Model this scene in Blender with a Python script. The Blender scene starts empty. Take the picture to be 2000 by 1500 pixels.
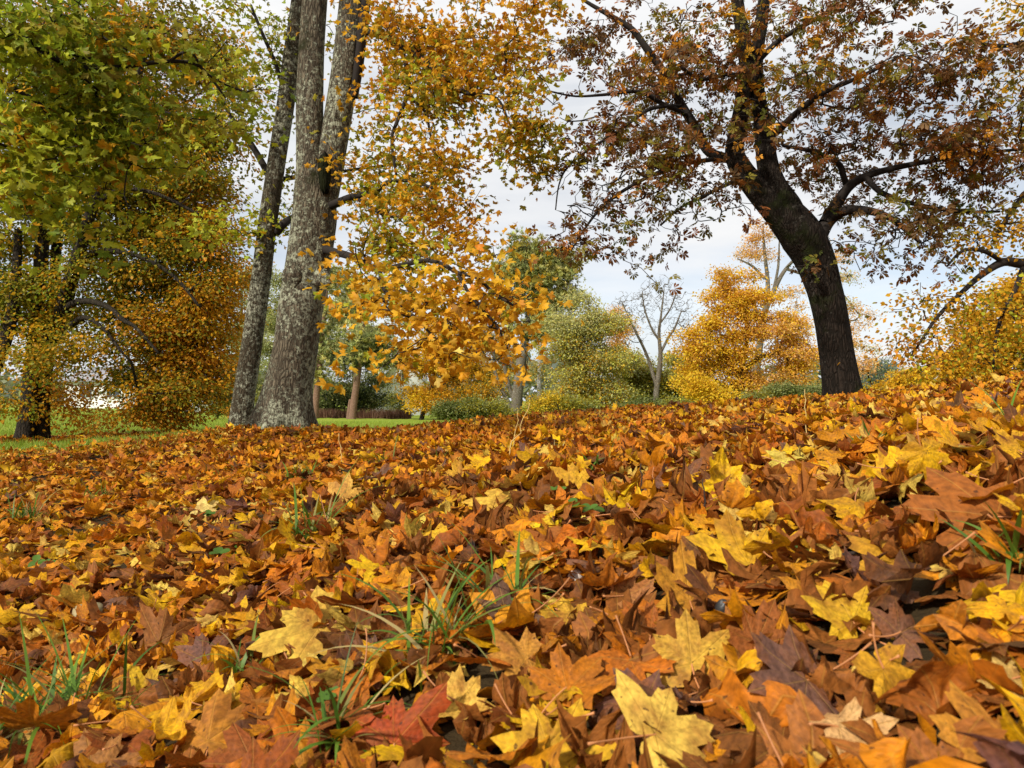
import bpy, math
import numpy as np
rng = np.random.default_rng(7)
C = bpy.context.scene
COL = C.collection
R = math.radians

# ------------------------------------------------------------------ camera
F = 1400.0                       # focal length in photo pixels (2000 wide)
PITCH = math.atan(30 / F)        # horizon a little under the middle
cam = bpy.data.cameras.new('camera')
cam.lens = 36 * F / 2000; cam.sensor_width = 36
cam.clip_start = 0.05; cam.clip_end = 3000
cam.dof.use_dof = True; cam.dof.focus_distance = 5.0; cam.dof.aperture_fstop = 10
co = bpy.data.objects.new('camera', cam); COL.objects.link(co)
co.rotation_euler = (math.pi / 2 + PITCH, 0, 0)
C.camera = co

def at(px, py, d):
    """point at depth d (metres along +Y) seen at photo pixel px, py"""
    r = (px - 1000) / F; u = (750 - py) / F
    y = math.cos(PITCH) - u * math.sin(PITCH)
    z = math.sin(PITCH) + u * math.cos(PITCH)
    return np.array([r / y * d, d, z / y * d])

def to_px(P):
    x, y, z = P[..., 0], P[..., 1], P[..., 2]
    f = y * math.cos(PITCH) + z * math.sin(PITCH)
    u = -y * math.sin(PITCH) + z * math.cos(PITCH)
    f = np.maximum(f, 1e-3)
    return 1000 + F * x / f, 750 - F * u / f

# ------------------------------------------------------------------ terrain
TC = np.array([-1600, 0, 250, 500, 750, 1000, 1250, 1500, 1650, 1800, 2000, 3600.])
TD = np.array([0.05, 0.6, 0.9, 1.3, 1.75, 2.5, 4.5, 7, 9.5, 12, 15, 20, 40, 70, 150, 900.])
TZ = np.array([
 [-.47,-.58,-.62,-.68,-.72,-.73,-.75,-.75,-.74,-.75,-.76,-.75,-.50,-.6,-1.5,-2],
 [-.47,-.55,-.60,-.66,-.72,-.72,-.75,-.75,-.74,-.75,-.76,-.75,-.45,-.6,-1.5,-2],
 [-.47,-.53,-.57,-.60,-.65,-.66,-.66,-.64,-.62,-.67,-.72,-.78,-.75,-.8,-1.5,-2],
 [-.47,-.52,-.55,-.55,-.55,-.52,-.47,-.43,-.37,-.52,-.72,-.85,-1.10,-1.4,-1.6,-2],
 [-.47,-.50,-.50,-.46,-.43,-.38,-.37,-.37,-.46,-.60,-.76,-.92,-1.18,-1.5,-1.7,-2],
 [-.47,-.48,-.46,-.40,-.33,-.29,-.31,-.30,-.28,-.32,-.65,-1.0,-1.30,-1.5,-1.7,-2],
 [-.47,-.45,-.42,-.35,-.29,-.25,-.25,-.21,-.17,-.18,-.50,-.95,-1.30,-1.5,-1.7,-2],
 [-.47,-.41,-.36,-.30,-.25,-.21,-.17,-.11,-.06,-.08,-.40,-.85,-1.30,-1.5,-1.7,-2],
 [-.47,-.39,-.33,-.26,-.21,-.17,-.12,-.04,.01,.00,-.30,-.80,-1.30,-1.5,-1.7,-2],
 [-.47,-.37,-.29,-.22,-.17,-.13,-.07,.04,.11,.10,-.20,-.70,-1.30,-1.5,-1.7,-2],
 [-.47,-.34,-.25,-.18,-.13,-.09,-.01,.19,.30,.28,.05,-.40,-1.30,-1.5,-1.7,-2],
 [-.47,-.28,-.18,-.10,-.04,.00,.10,.35,.55,.6,.5,.3,-.8,-1.5,-1.7,-2]])
GC = np.linspace(-1600, 3600, 261); GD = np.linspace(math.log(.05), math.log(900), 240)
_t = np.array([np.interp(GD, np.log(TD), row) for row in TZ])
_g = np.array([np.interp(GC, TC, _t[:, j]) for j in range(len(GD))]).T      # cols x dist
def _blur(a, n, ax):
    k = np.hanning(n + 2)[1:-1]; k /= k.sum()
    p = [(0, 0), (0, 0)]; p[ax] = (n // 2, n // 2)
    return np.apply_along_axis(lambda v: np.convolve(v, k, 'valid'), ax, np.pad(a, p, mode='edge'))
_g = _blur(_blur(_g, 11, 0), 7, 1)
_wr = np.random.default_rng(3)
_wk = [(2 * math.pi / w * np.array([math.cos(a), math.sin(a)]), ph, amp) for w, a, ph, amp in
       [(_wr.uniform(.35, 1.6), _wr.uniform(0, 6.28), _wr.uniform(0, 6.28), 1) for _ in range(14)]]
def ground_z(x, y):
    x = np.asarray(x, float); y = np.asarray(y, float)
    r = np.hypot(x, y) + 1e-6
    th = np.clip(np.arctan2(x, y), -1.06, 1.06)
    d = np.clip(r * np.cos(th), .051, 899)
    c = np.clip(1000 + F * np.tan(th), -1599, 3599)
    ci = (c - GC[0]) / (GC[1] - GC[0]); di = (np.log(d) - GD[0]) / (GD[1] - GD[0])
    c0 = np.clip(ci.astype(int), 0, len(GC) - 2); d0 = np.clip(di.astype(int), 0, len(GD) - 2)
    fc = ci - c0; fd = di - d0
    z = (_g[c0, d0] * (1 - fc) * (1 - fd) + _g[c0 + 1, d0] * fc * (1 - fd) + _g[c0, d0 + 1] * (1 - fc) * fd + _g[c0 + 1, d0 + 1] * fc * fd)
    b = sum(np.sin(k[0] * x + k[1] * y + ph) for k, ph, _ in _wk) / 14 ** .5
    return z + b * .016 * np.clip((r - .5) / .8, 0, 1)

def ground_hit(px, py):
    ds = np.exp(np.linspace(math.log(.4), math.log(300), 3000))
    p0 = at(px, py, 1.0)
    zz = ground_z(p0[0] * ds, ds); k = np.argmax(p0[2] * ds <= zz)
    d = ds[k] if (p0[2] * ds <= zz).any() else 60
    return np.array([p0[0] * d, d, float(ground_z(p0[0] * d, d))])

# ------------------------------------------------------------------ mesh helpers
def make_mesh(name, V, tris=None, quads=None, col=None, lc=None, smooth=False):
    me = bpy.data.meshes.new(name)
    V = np.asarray(V, np.float32)
    loops = []; starts = []; tot = 0
    nt = 0 if tris is None else len(tris); nq = 0 if quads is None else len(quads)
    arr = []
    if nt: arr.append(np.asarray(tris, np.int32).ravel())
    if nq: arr.append(np.asarray(quads, np.int32).ravel())
    L = np.concatenate(arr)
    st = np.concatenate([np.arange(nt) * 3, nt * 3 + np.arange(nq) * 4]).astype(np.int32)
    me.vertices.add(len(V)); me.vertices.foreach_set('co', V.ravel())
    me.loops.add(len(L)); me.loops.foreach_set('vertex_index', L)
    me.polygons.add(nt + nq); me.polygons.foreach_set('loop_start', st)
    if smooth: me.polygons.foreach_set('use_smooth', np.ones(nt + nq, bool))
    if col is not None:
        a = me.attributes.new('Col', 'FLOAT_COLOR', 'POINT')
        c4 = np.ones((len(V), 4), np.float32); c4[:, :3] = col
        a.data.foreach_set('color', c4.ravel())
    if lc is not None:
        a = me.attributes.new('lc', 'FLOAT_VECTOR', 'POINT')
        a.data.foreach_set('vector', np.asarray(lc, np.float32).ravel())
    me.update(calc_edges=True)
    me.validate()
    return me

def link(name, me, mat, parent=None, base=None):
    o = bpy.data.objects.new(name, me); COL.objects.link(o)
    if mat: me.materials.append(mat)
    if parent is not None: o.parent = parent
    if base is not None: o.location = base
    return o

def tag(o, label=None, cat=None, group=None, kind=None):
    if label: o['label'] = label
    if cat: o['category'] = cat
    if group: o['group'] = group
    if kind: o['kind'] = kind
    return o

def empty(name, loc):
    o = bpy.data.objects.new(name, None); COL.objects.link(o); o.location = loc; o.empty_display_size = .2
    return o

class MB:
    def __init__(s): s.V = []; s.T = []; s.Q = []; s.C = []; s.L = []; s.n = 0
    def add(s, V, T=None, Q=None, col=None, lc=None):
        V = np.asarray(V, float).reshape(-1, 3)
        if T is not None and len(T): s.T.append(np.asarray(T, int).reshape(-1, 3) + s.n)
        if Q is not None and len(Q): s.Q.append(np.asarray(Q, int).reshape(-1, 4) + s.n)
        s.V.append(V); s.n += len(V)
        if col is not None: s.C.append(np.broadcast_to(np.asarray(col, float), V.shape))
        if lc is not None: s.L.append(np.asarray(lc, float))
    def mesh(s, name, base=None, smooth=False):
        V = np.concatenate(s.V)
        if base is not None: V = V - np.asarray(base)
        return make_mesh(name, V, np.concatenate(s.T) if s.T else None, np.concatenate(s.Q) if s.Q else None,
                         np.concatenate(s.C) if s.C else None, np.concatenate(s.L) if s.L else None, smooth)

def instance(mb, tmpl, faces, quads, P, Rm, S, col, lcflat=None, rnd=None):
    """merge N copies of a template into one mesh"""
    N = len(P); k = len(tmpl)
    if N == 0: return
    V = np.einsum('nij,kj->nki', Rm, tmpl) * np.asarray(S)[:, None, None] + P[:, None, :]
    off = (np.arange(N) * k)[:, None, None]
    T = (np.asarray(faces)[None] + off).reshape(-1, 3) if faces is not None and len(faces) else None
    Q = (np.asarray(quads)[None] + off).reshape(-1, 4) if quads is not None and len(quads) else None
    Cc = np.repeat(col, k, axis=0)
    lc = None
    if lcflat is not None:
        lc = np.zeros((N, k, 3)); lc[:, :, :2] = lcflat[None, :, :2]; lc[:, :, 2] = rnd[:, None]
        lc = lc.reshape(-1, 3)
    mb.add(V.reshape(-1, 3), T, Q, Cc, lc)

def norm(v): return v / (np.linalg.norm(v, axis=-1, keepdims=True) + 1e-9)
def frames(nrm, fwd):
    """rotation matrices with z along nrm and y close to fwd"""
    z = norm(nrm); x = norm(np.cross(fwd, z)); y = np.cross(z, x)
    return np.stack([x, y, z], axis=-1)

# ------------------------------------------------------------------ leaf templates
HALF = [(0, 1.0), (4, .90), (9, .81), (14, .85), (17, .74), (21, .60), (25, .53), (29, .58), (34, .76), (39, .79), (44, .88), (49, 1.0), (53, .89),
        (58, .81), (63, .84), (67, .71), (73, .55), (79, .51), (87, .60), (94, .70), (101, .84), (106, .71), (113, .63), (120, .66), (127, .53), (140, .44), (156, .40), (168, .30), (175, .13)]
HALF_MID = [(0, 1.0), (9, .81), (14, .85), (25, .53), (36, .78), (49, 1.0), (58, .81), (63, .84), (77, .51), (101, .84), (112, .63), (121, .66), (142, .44), (170, .28)]
HALF_LOW = [(0, 1.0), (13, .84), (25, .54), (36, .77), (49, 1.0), (64, .82), (77, .52), (101, .82), (128, .56), (168, .30)]
def outline(half):
    a = [(x, r) for x, r in half] + [(360 - x, r) for x, r in reversed(half) if x > 0]
    return np.array([(math.sin(R(t)) * r, math.cos(R(t)) * r) for t, r in a])
def leaf_flat(half, rings):
    o = outline(half); M = len(o)
    V = [np.zeros((1, 2))] + [o * f for f in rings]
    V = np.concatenate(V); V = np.c_[V, np.zeros(len(V))]
    i = np.arange(M); j = (i + 1) % M
    T = np.stack([np.zeros(M, int), 1 + j, 1 + i], 1)
    Q = [np.stack([1 + k * M + i, 1 + k * M + j, 1 + (k + 1) * M + j, 1 + (k + 1) * M + i], 1) for k in range(len(rings) - 1)]
    return V, T, (np.concatenate(Q) if Q else None)
def bend(P, ang, Rad, off=0.):
    c, s = math.cos(ang), math.sin(ang); Q = P.copy()
    x = P[:, 0] * c + P[:, 1] * s; y = -P[:, 0] * s + P[:, 1] * c
    t = x - off
    xn = off + (Rad - P[:, 2]) * np.sin(t / Rad); zn = Rad - (Rad - P[:, 2]) * np.cos(t / Rad)
    Q[:, 0] = xn * c - y * s; Q[:, 1] = xn * s + y * c; Q[:, 2] = zn
    return Q
def shape_leaf(V, g, strength=1.0):
    """curl, cup and ripple a flat leaf"""
    P = V.copy()
    # uneven lobes
    th = np.arctan2(P[:, 0], P[:, 1]); r = np.hypot(P[:, 0], P[:, 1])
    k = 1 + .15 * np.sin(th * 2 + g.uniform(0, 6.3)) + .10 * np.sin(th * 3 + g.uniform(0, 6.3)) + .05 * np.sin(th * 5 + g.uniform(0, 6.3))
    P[:, :2] *= k[:, None]; P[:, 1] *= g.uniform(.82, 1.12)
    P[:, 2] += g.uniform(.02, .07) * strength * r * np.cos(th * 7.2 + .2) + g.uniform(-.06, .06) * np.sin(P[:, 0] * g.uniform(5, 9) + g.uniform(0, 6)) * r * strength
    P[:, 2] += .04 * strength * r * np.sin(th * g.integers(9, 17) + g.uniform(0, 6))
    for q in range(4):                                   # crumples and a turned-up rim
        kx, ky = g.normal(size=2) * 7; P[:, 2] += .018 * strength * np.sin(kx * V[:, 0] + ky * V[:, 1] + g.uniform(0, 6.3))
    P[:, 2] += np.clip(r - .45, 0, 1) ** 2 * strength * (.55 * np.sin(th * 2 + g.uniform(0, 6.3)) + .4 * np.sin(th * 3 + g.uniform(0, 6.3)))
    a = g.uniform(0, math.pi)
    if g.random() < .3:
        P[:, 2] += g.uniform(.3, .9) * strength * (np.abs(P[:, 0]) - .3) * (1 if g.random() < .6 else -1)
    for q in range(2):
        Rr = g.uniform(.5, 1.7) / strength * (1 if g.random() < .5 else -1)
        P = bend(P, a + q * math.pi / 2 + g.uniform(-.3, .3), Rr if q == 0 else Rr * 2.0, g.uniform(-.2, .2))
    return P
V_HI, T_HI, Q_HI = leaf_flat(HALF, (.3, .62, 1.0))
V_MID, T_MID, Q_MID = leaf_flat(HALF_MID, (.55, 1.0))
V_LOW, T_LOW, Q_LOW = leaf_flat(HALF_LOW, (1.0,))

def chestnut_leaf(g):
    V = []; T = []
    for k, a in enumerate(np.linspace(-105, 105, 7)):
        a = R(a + g.uniform(-8, 8)); L = (1 - .35 * (abs(a) / 1.85) ** 1.5) * g.uniform(.85, 1.1); w = .19 * L
        droop = g.uniform(.1, .55); cv = g.uniform(-.06, .06)
        pts = np.array([[0, .06, 0], [w * .5, L * .45, .02 + cv], [w, L * .74, cv], [0, L, 0], [-w, L * .74, -cv], [-w * .5, L * .45, .02 - cv], [0, L * .62, -.05]])
        pts[:, 2] -= droop * pts[:, 1] ** 2 * .8
        c, s = math.cos(a), math.sin(a)
        q = np.c_[pts[:, 0] * c + pts[:, 1] * s, -pts[:, 0] * s + pts[:, 1] * c, pts[:, 2]]
        n = len(V) * 7; V.append(q)
        T += [[n, n + 6, n + 1], [n + 1, n + 6, n + 2], [n + 2, n + 6, n + 3], [n + 3, n + 6, n + 4], [n + 4, n + 6, n + 5], [n + 5, n + 6, n]]
    return np.concatenate(V), np.array(T)
def oval_leaf():
    V = np.array([[0, 0, 0], [.30, .28, .06], [.34, .55, .05], [0, 1, -.08], [-.34, .55, .05], [-.30, .28, .06]])
    return V, np.array([[0, 1, 3], [1, 2, 3], [0, 3, 5], [5, 3, 4]])
def needle_tuft(g, n=16):
    V = []; T = []
    for k in range(n):
        a = g.uniform(0, 6.28); el = g.uniform(.2, 1.35)
        d = np.array([math.cos(a) * math.cos(el), math.sin(a) * math.cos(el), math.sin(el)])
        p = norm(np.cross(d, g.normal(size=3))) * .085
        m = len(V); V += [-p, p, d * g.uniform(.7, 1.1)]; T.append([m, m + 1, m + 2])
    return np.array(V), np.array(T)

# ------------------------------------------------------------------ materials
def nt(name):
    m = bpy.data.materials.new(name); m.use_nodes = True
    t = m.node_tree; t.nodes.clear(); return m, t, t.nodes, t.links
def node(N, typ, **kw):
    n = N.new(typ)
    for k, v in kw.items():
        if k.startswith('i_'):
            key = k[2:]; key = int(key) if key.isdigit() else key.replace('_', ' ')
            n.inputs[key].default_value = v
        else: setattr(n, k, v)
    return n
def math_n(N, L, op, a, b=None, c=None, clamp=False):
    n = N.new('ShaderNodeMath'); n.operation = op; n.use_clamp = clamp
    for k, v in enumerate((a, b, c)):
        if v is None: continue
        if isinstance(v, (int, float)): n.inputs[k].default_value = v
        else: L.new(v, n.inputs[k])
    return n.outputs[0]
def ramp(N, L, fac, stops, interp='LINEAR'):
    r = N.new('ShaderNodeValToRGB'); r.color_ramp.interpolation = interp
    e = r.color_ramp.elements
    while len(e) < len(stops): e.new(.5)
    for k, (p, c) in enumerate(stops):
        e[k].position = p; e[k].color = (c, c, c, 1) if isinstance(c, (int, float)) else (*c, 1)
    L.new(fac, r.inputs[0]); return r.outputs[0]
def mixc(N, L, fac, a, b, mode='MIX'):
    n = N.new('ShaderNodeMix'); n.data_type = 'RGBA'; n.blend_type = mode
    for sock, v in ((n.inputs[0], fac), (n.inputs[6], a), (n.inputs[7], b)):
        if isinstance(v, (int, float)): sock.default_value = v
        elif isinstance(v, tuple): sock.default_value = (*v, 1)
        else: L.new(v, sock)
    return n.outputs[2]

def leaf_material(name, transl=.35, veins=False, spots=True, rough=.55, spec=.25):
    m, t, N, L = nt(name)
    out = N.new('ShaderNodeOutputMaterial')
    at_ = node(N, 'ShaderNodeAttribute', attribute_name='Col')
    col = at_.outputs['Color']; bumpsrc = None
    if veins:
        lc = node(N, 'ShaderNodeAttribute', attribute_name='lc')
        sep = N.new('ShaderNodeSeparateXYZ'); L.new(lc.outputs['Vector'], sep.inputs[0])
        x, y, rnd = sep.outputs
        best = None; chev = None
        for a in (0, 49, -49, 101, -101):
            s, c = math.sin(R(a)), math.cos(R(a))
            al = math_n(N, L, 'ADD', math_n(N, L, 'MULTIPLY', x, s), math_n(N, L, 'MULTIPLY', y, c))
            pe = math_n(N, L, 'ABSOLUTE', math_n(N, L, 'SUBTRACT', math_n(N, L, 'MULTIPLY', x, c), math_n(N, L, 'MULTIPLY', y, s)))
            bad = math_n(N, L, 'LESS_THAN', al, 0.0)
            dd = math_n(N, L, 'ADD', pe, bad)
            best = dd if best is None else math_n(N, L, 'MINIMUM', best, dd)
            # side veins branch off each main vein
            cv = math_n(N, L, 'SUBTRACT', al, math_n(N, L, 'MULTIPLY', pe, 1.15))
            sv = math_n(N, L, 'ABSOLUTE', math_n(N, L, 'SINE', math_n(N, L, 'MULTIPLY', cv, 17.0)))
            sv = math_n(N, L, 'ADD', sv, math_n(N, L, 'MULTIPLY', math_n(N, L, 'GREATER_THAN', pe, .26), 1.0))
            sv = math_n(N, L, 'ADD', sv, bad)
            chev = sv if chev is None else math_n(N, L, 'MINIMUM', chev, sv)
        vein = math_n(N, L, 'SUBTRACT', 1.0, math_n(N, L, 'DIVIDE', best, .016), clamp=True)
        v2 = math_n(N, L, 'SUBTRACT', 1.0, math_n(N, L, 'DIVIDE', chev, .13), clamp=True)
        vall = math_n(N, L, 'MAXIMUM', vein, math_n(N, L, 'MULTIPLY', v2, .35))
        comb = N.new('ShaderNodeCombineXYZ'); L.new(x, comb.inputs[0]); L.new(y, comb.inputs[1])
        L.new(math_n(N, L, 'MULTIPLY', rnd, 37.0), comb.inputs[2])
        vec = comb.outputs[0]
        n1 = node(N, 'ShaderNodeTexNoise', i_Scale=1.9, i_Detail=4.0, i_Roughness=.6); L.new(vec, n1.inputs['Vector'])
        # blotches of browning on the blade
        br = mixc(N, L, .72, col, (.27, .085, .018))
        blot = ramp(N, L, n1.outputs[0], [(.42, 0.0), (.66, .95)])
        col = mixc(N, L, blot, col, br)
        n2 = node(N, 'ShaderNodeTexNoise', i_Scale=13.0, i_Detail=2.0, i_Roughness=.5); L.new(vec, n2.inputs['Vector'])
        tone = ramp(N, L, n2.outputs[0], [(.3, .62), (.7, 1.22)])
        col = mixc(N, L, 1.0, col, tone, 'MULTIPLY')
        vo = node(N, 'ShaderNodeTexVoronoi', i_Scale=6.5, i_Randomness=1.0); L.new(vec, vo.inputs['Vector'])
        n3 = node(N, 'ShaderNodeTexNoise', i_Scale=9.0, i_Detail=2.0); L.new(vec, n3.inputs['Vector'])
        sz = math_n(N, L, 'MULTIPLY', math_n(N, L, 'SUBTRACT', n3.outputs[0], .42), .95)
        sp = math_n(N, L, 'LESS_THAN', vo.outputs['Distance'], sz)
        col = mixc(N, L, math_n(N, L, 'MULTIPLY', sp, .78), col, (.055, .022, .010))
        lite = mixc(N, L, .45, col, (.62, .34, .06))
        col = mixc(N, L, math_n(N, L, 'MULTIPLY', vall, .6), col, lite)
        h = math_n(N, L, 'ADD', math_n(N, L, 'MULTIPLY', vall, -.6), math_n(N, L, 'MULTIPLY', n2.outputs[0], .8))
        bp = node(N, 'ShaderNodeBump', i_Strength=.5, i_Distance=.004); L.new(h, bp.inputs['Height'])
        bumpsrc = bp.outputs[0]
    p = node(N, 'ShaderNodeBsdfPrincipled', i_Roughness=rough)
    p.inputs['Specular IOR Level'].default_value = spec
    L.new(col, p.inputs['Base Color'])
    tr = N.new('ShaderNodeBsdfTranslucent'); L.new(col, tr.inputs['Color'])
    if bumpsrc is not None: L.new(bumpsrc, p.inputs['Normal']); L.new(bumpsrc, tr.inputs['Normal'])
    mx = N.new('ShaderNodeMixShader'); mx.inputs[0].default_value = transl
    L.new(p.outputs[0], mx.inputs[1]); L.new(tr.outputs[0], mx.inputs[2]); L.new(mx.outputs[0], out.inputs[0])
    return m

def bark_material(name, dark, lite, lichen, lichen_amt=.5, moss=(.03, .04, .008), moss_amt=.3, scale=1.0, bump=.03):
    m, t, N, L = nt(name)
    out = N.new('ShaderNodeOutputMaterial')
    tc = N.new('ShaderNodeTexCoord')
    mp = node(N, 'ShaderNodeMapping'); mp.inputs['Scale'].default_value = (1, 1, .24); L.new(tc.outputs['Object'], mp.inputs[0])
    n1 = node(N, 'ShaderNodeTexNoise', i_Scale=26 * scale, i_Detail=6.0, i_Roughness=.65); L.new(mp.outputs[0], n1.inputs['Vector'])
    vo = node(N, 'ShaderNodeTexVoronoi', feature='DISTANCE_TO_EDGE', i_Scale=27 * scale)
    dn = node(N, 'ShaderNodeTexNoise', i_Scale=8 * scale, i_Detail=3.0); L.new(mp.outputs[0], dn.inputs['Vector'])
    add = mixc(N, L, .12, mp.outputs[0], dn.outputs['Color'], 'ADD'); L.new(add, vo.inputs['Vector'])
    crack = ramp(N, L, vo.outputs['Distance'], [(0, 0.0), (.22, 1.0)])
    f = math_n(N, L, 'MULTIPLY', crack, ramp(N, L, n1.outputs[0], [(.3, 0.0), (.75, 1.0)]))
    col = mixc(N, L, f, dark, lite)
    n2 = node(N, 'ShaderNodeTexNoise', i_Scale=17.0 * scale, i_Detail=8.0, i_Roughness=.8); L.new(tc.outputs['Object'], n2.inputs['Vector'])
    n4 = node(N, 'ShaderNodeTexNoise', i_Scale=1.3, i_Detail=2.0); L.new(tc.outputs['Object'], n4.inputs['Vector'])
    lm = ramp(N, L, math_n(N, L, 'ADD', n2.outputs[0], math_n(N, L, 'MULTIPLY', n4.outputs[0], .35)), [(.80 - lichen_amt * .18, 0.0), (.86 - lichen_amt * .18, 1.0)])
    col = mixc(N, L, math_n(N, L, 'MULTIPLY', lm, .85), col, lichen)
    n3 = node(N, 'ShaderNodeTexNoise', i_Scale=1.7, i_Detail=5.0, i_Roughness=.6); L.new(tc.outputs['Object'], n3.inputs['Vector'])
    mm = ramp(N, L, n3.outputs[0], [(.68 - moss_amt * .2, 0.0), (.78 - moss_amt * .2, .9)])
    col = mixc(N, L, mm, col, moss)
    p = node(N, 'ShaderNodeBsdfPrincipled', i_Roughness=.92); p.inputs['Specular IOR Level'].default_value = .1
    L.new(col, p.inputs['Base Color'])
    h = math_n(N, L, 'ADD', f, math_n(N, L, 'MULTIPLY', lm, .3))
    b = node(N, 'ShaderNodeBump', i_Strength=.9, i_Distance=bump); L.new(h, b.inputs['Height']); L.new(b.outputs[0], p.inputs['Normal'])
    L.new(p.outputs[0], out.inputs[0])
    return m

def plain(name, c, rough=.7, var=.25, scale=6.0, spec=.3, transl=0.0):
    m, t, N, L = nt(name)
    out = N.new('ShaderNodeOutputMaterial'); tc = N.new('ShaderNodeTexCoord')
    n = node(N, 'ShaderNodeTexNoise', i_Scale=scale, i_Detail=5.0, i_Roughness=.65); L.new(tc.outputs['Object'], n.inputs['Vector'])
    tone = ramp(N, L, n.outputs[0], [(.3, 1 - var), (.7, 1 + var)])
    col = mixc(N, L, 1.0, c, tone, 'MULTIPLY')
    p = node(N, 'ShaderNodeBsdfPrincipled', i_Roughness=rough); p.inputs['Specular IOR Level'].default_value = spec
    L.new(col, p.inputs['Base Color']); L.new(p.outputs[0], out.inputs[0])
    b = node(N, 'ShaderNodeBump', i_Strength=.3, i_Distance=.01); L.new(n.outputs[0], b.inputs['Height']); L.new(b.outputs[0], p.inputs['Normal'])
    if transl:
        tr = N.new('ShaderNodeBsdfTranslucent'); L.new(col, tr.inputs[0]); mx = N.new('ShaderNodeMixShader'); mx.inputs[0].default_value = transl
        L.new(p.outputs[0], mx.inputs[1]); L.new(tr.outputs[0], mx.inputs[2]); L.new(mx.outputs[0], out.inputs[0])
    return m

M_LITTER = leaf_material('fallen_leaf', .22, veins=True, rough=.6, spec=.16)
M_MAPLE = leaf_material('maple_foliage', .45)
M_FOL = leaf_material('foliage', .48)
M_CHEST = leaf_material('chestnut_foliage', .38)
M_NEEDLE = leaf_material('needles', .15)
M_GRASS = leaf_material('grass_blades', .3, rough=.45)
B_MAPLE = bark_material('maple_bark', (.040, .030, .020), (.31, .25, .165), (.42, .42, .29), .72, (.020, .022, .006), .35)
B_SLIM = bark_material('slender_bark', (.04, .030, .018), (.16, .125, .08), (.40, .39, .28), .75, (.03, .032, .010), .5)
B_CHEST = bark_material('chestnut_bark', (.009, .007, .005), (.055, .039, .029), (.11, .095, .075), .28, (.016, .020, .004), .6)
B_LIME = bark_material('lime_bark', (.02, .016, .012), (.085, .065, .045), (.14, .12, .085), .3, (.03, .03, .01), .4)
B_TWIG = plain('twig_bark', (.020, .014, .010), .85)
B_PINE = bark_material('pine_bark', (.18, .10, .065), (.42, .27, .19), (.42, .30, .22), .2, (.25, .13, .07), .2)
B_BIRCH = bark_material('birch_bark', (.30, .29, .27), (.72, .70, .66), (.75, .73, .7), .6, (.06, .055, .05), .3)
B_GREY = bark_material('grey_bark', (.11, .09, .065), (.30, .26, .20), (.36, .33, .27), .5, (.12, .10, .07), .1)
M_KNOT = bark_material('mossy_knot', (.008, .007, .004), (.04, .032, .018), (.03, .032, .012), .6, (.014, .016, .004), .8)
M_PETIOLE = plain('leaf_stalk', (.50, .20, .07), .5, .35, 3.0)

# ------------------------------------------------------------------ trees
def catmull(P, n):
    P = np.asarray(P, float); K = len(P); out = []
    for i in range(K - 1):
        p0 = P[max(i - 1, 0)]; p1 = P[i]; p2 = P[i + 1]; p3 = P[min(i + 2, K - 1)]
        for t in np.linspace(0, 1, n, endpoint=False):
            out.append(.5 * ((2 * p1) + (-p0 + p2) * t + (2 * p0 - 5 * p1 + 4 * p2 - p3) * t ** 2 + (-p0 + 3 * p1 - 3 * p2 + p3) * t ** 3))
    out.append(P[-1]); return np.array(out)

def sweep(mb, P, rad, sides=18, bumpy=.06, flare=0., g=rng):
    """tapered tube along P with an uneven surface"""
    P = np.asarray(P, float); n = len(P)
    tan = norm(np.gradient(P, axis=0))
    ref = np.array([0, -1., .05]); ref = ref if abs(tan[0] @ norm(ref)) < .9 else np.array([1., 0, 0])
    V = []; ang = np.linspace(0, 2 * math.pi, sides, endpoint=False)
    ph = g.uniform(0, 6.28, 8); s = np.r_[0, np.cumsum(np.linalg.norm(np.diff(P, axis=0), axis=1))]
    for i in range(n):
        x = norm(np.cross(tan[i], ref)); y = np.cross(tan[i], x)
        rr = rad[i] * (1 + bumpy * (np.sin(ang * 2 + ph[0] + s[i] * 1.3) * .5 + np.sin(ang * 3 + ph[1] - s[i] * 1.9) * .45 + np.sin(ang * 5 + ph[2] + s[i] * 2.7) * .3 + np.sin(s[i] * 5 + ph[3] + ang) * .3))
        if flare:
            fl = flare * math.exp(-s[i] / (rad[0] * 1.1)); rr = rr * (1 + fl * (.55 + .45 * np.sin(ang * 5 + ph[4]) + .25 * np.sin(ang * 3 + ph[5])))
        V.append(P[i] + np.cos(ang)[:, None] * x * rr[:, None] + np.sin(ang)[:, None] * y * rr[:, None])
    V = np.concatenate(V)
    i = np.arange(n - 1)[:, None] * sides; k = np.arange(sides)[None]; k2 = (k + 1) % sides
    Q = np.stack([i + k, i + k2, i + sides + k2, i + sides + k], -1).reshape(-1, 4)
    V = np.r_[V, P[-1:]]
    e = (n - 1) * sides
    T = np.stack([e + np.arange(sides), e + (np.arange(sides) + 1) % sides, np.full(sides, len(V) - 1)], 1)
    mb.add(V, T, Q)

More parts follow.
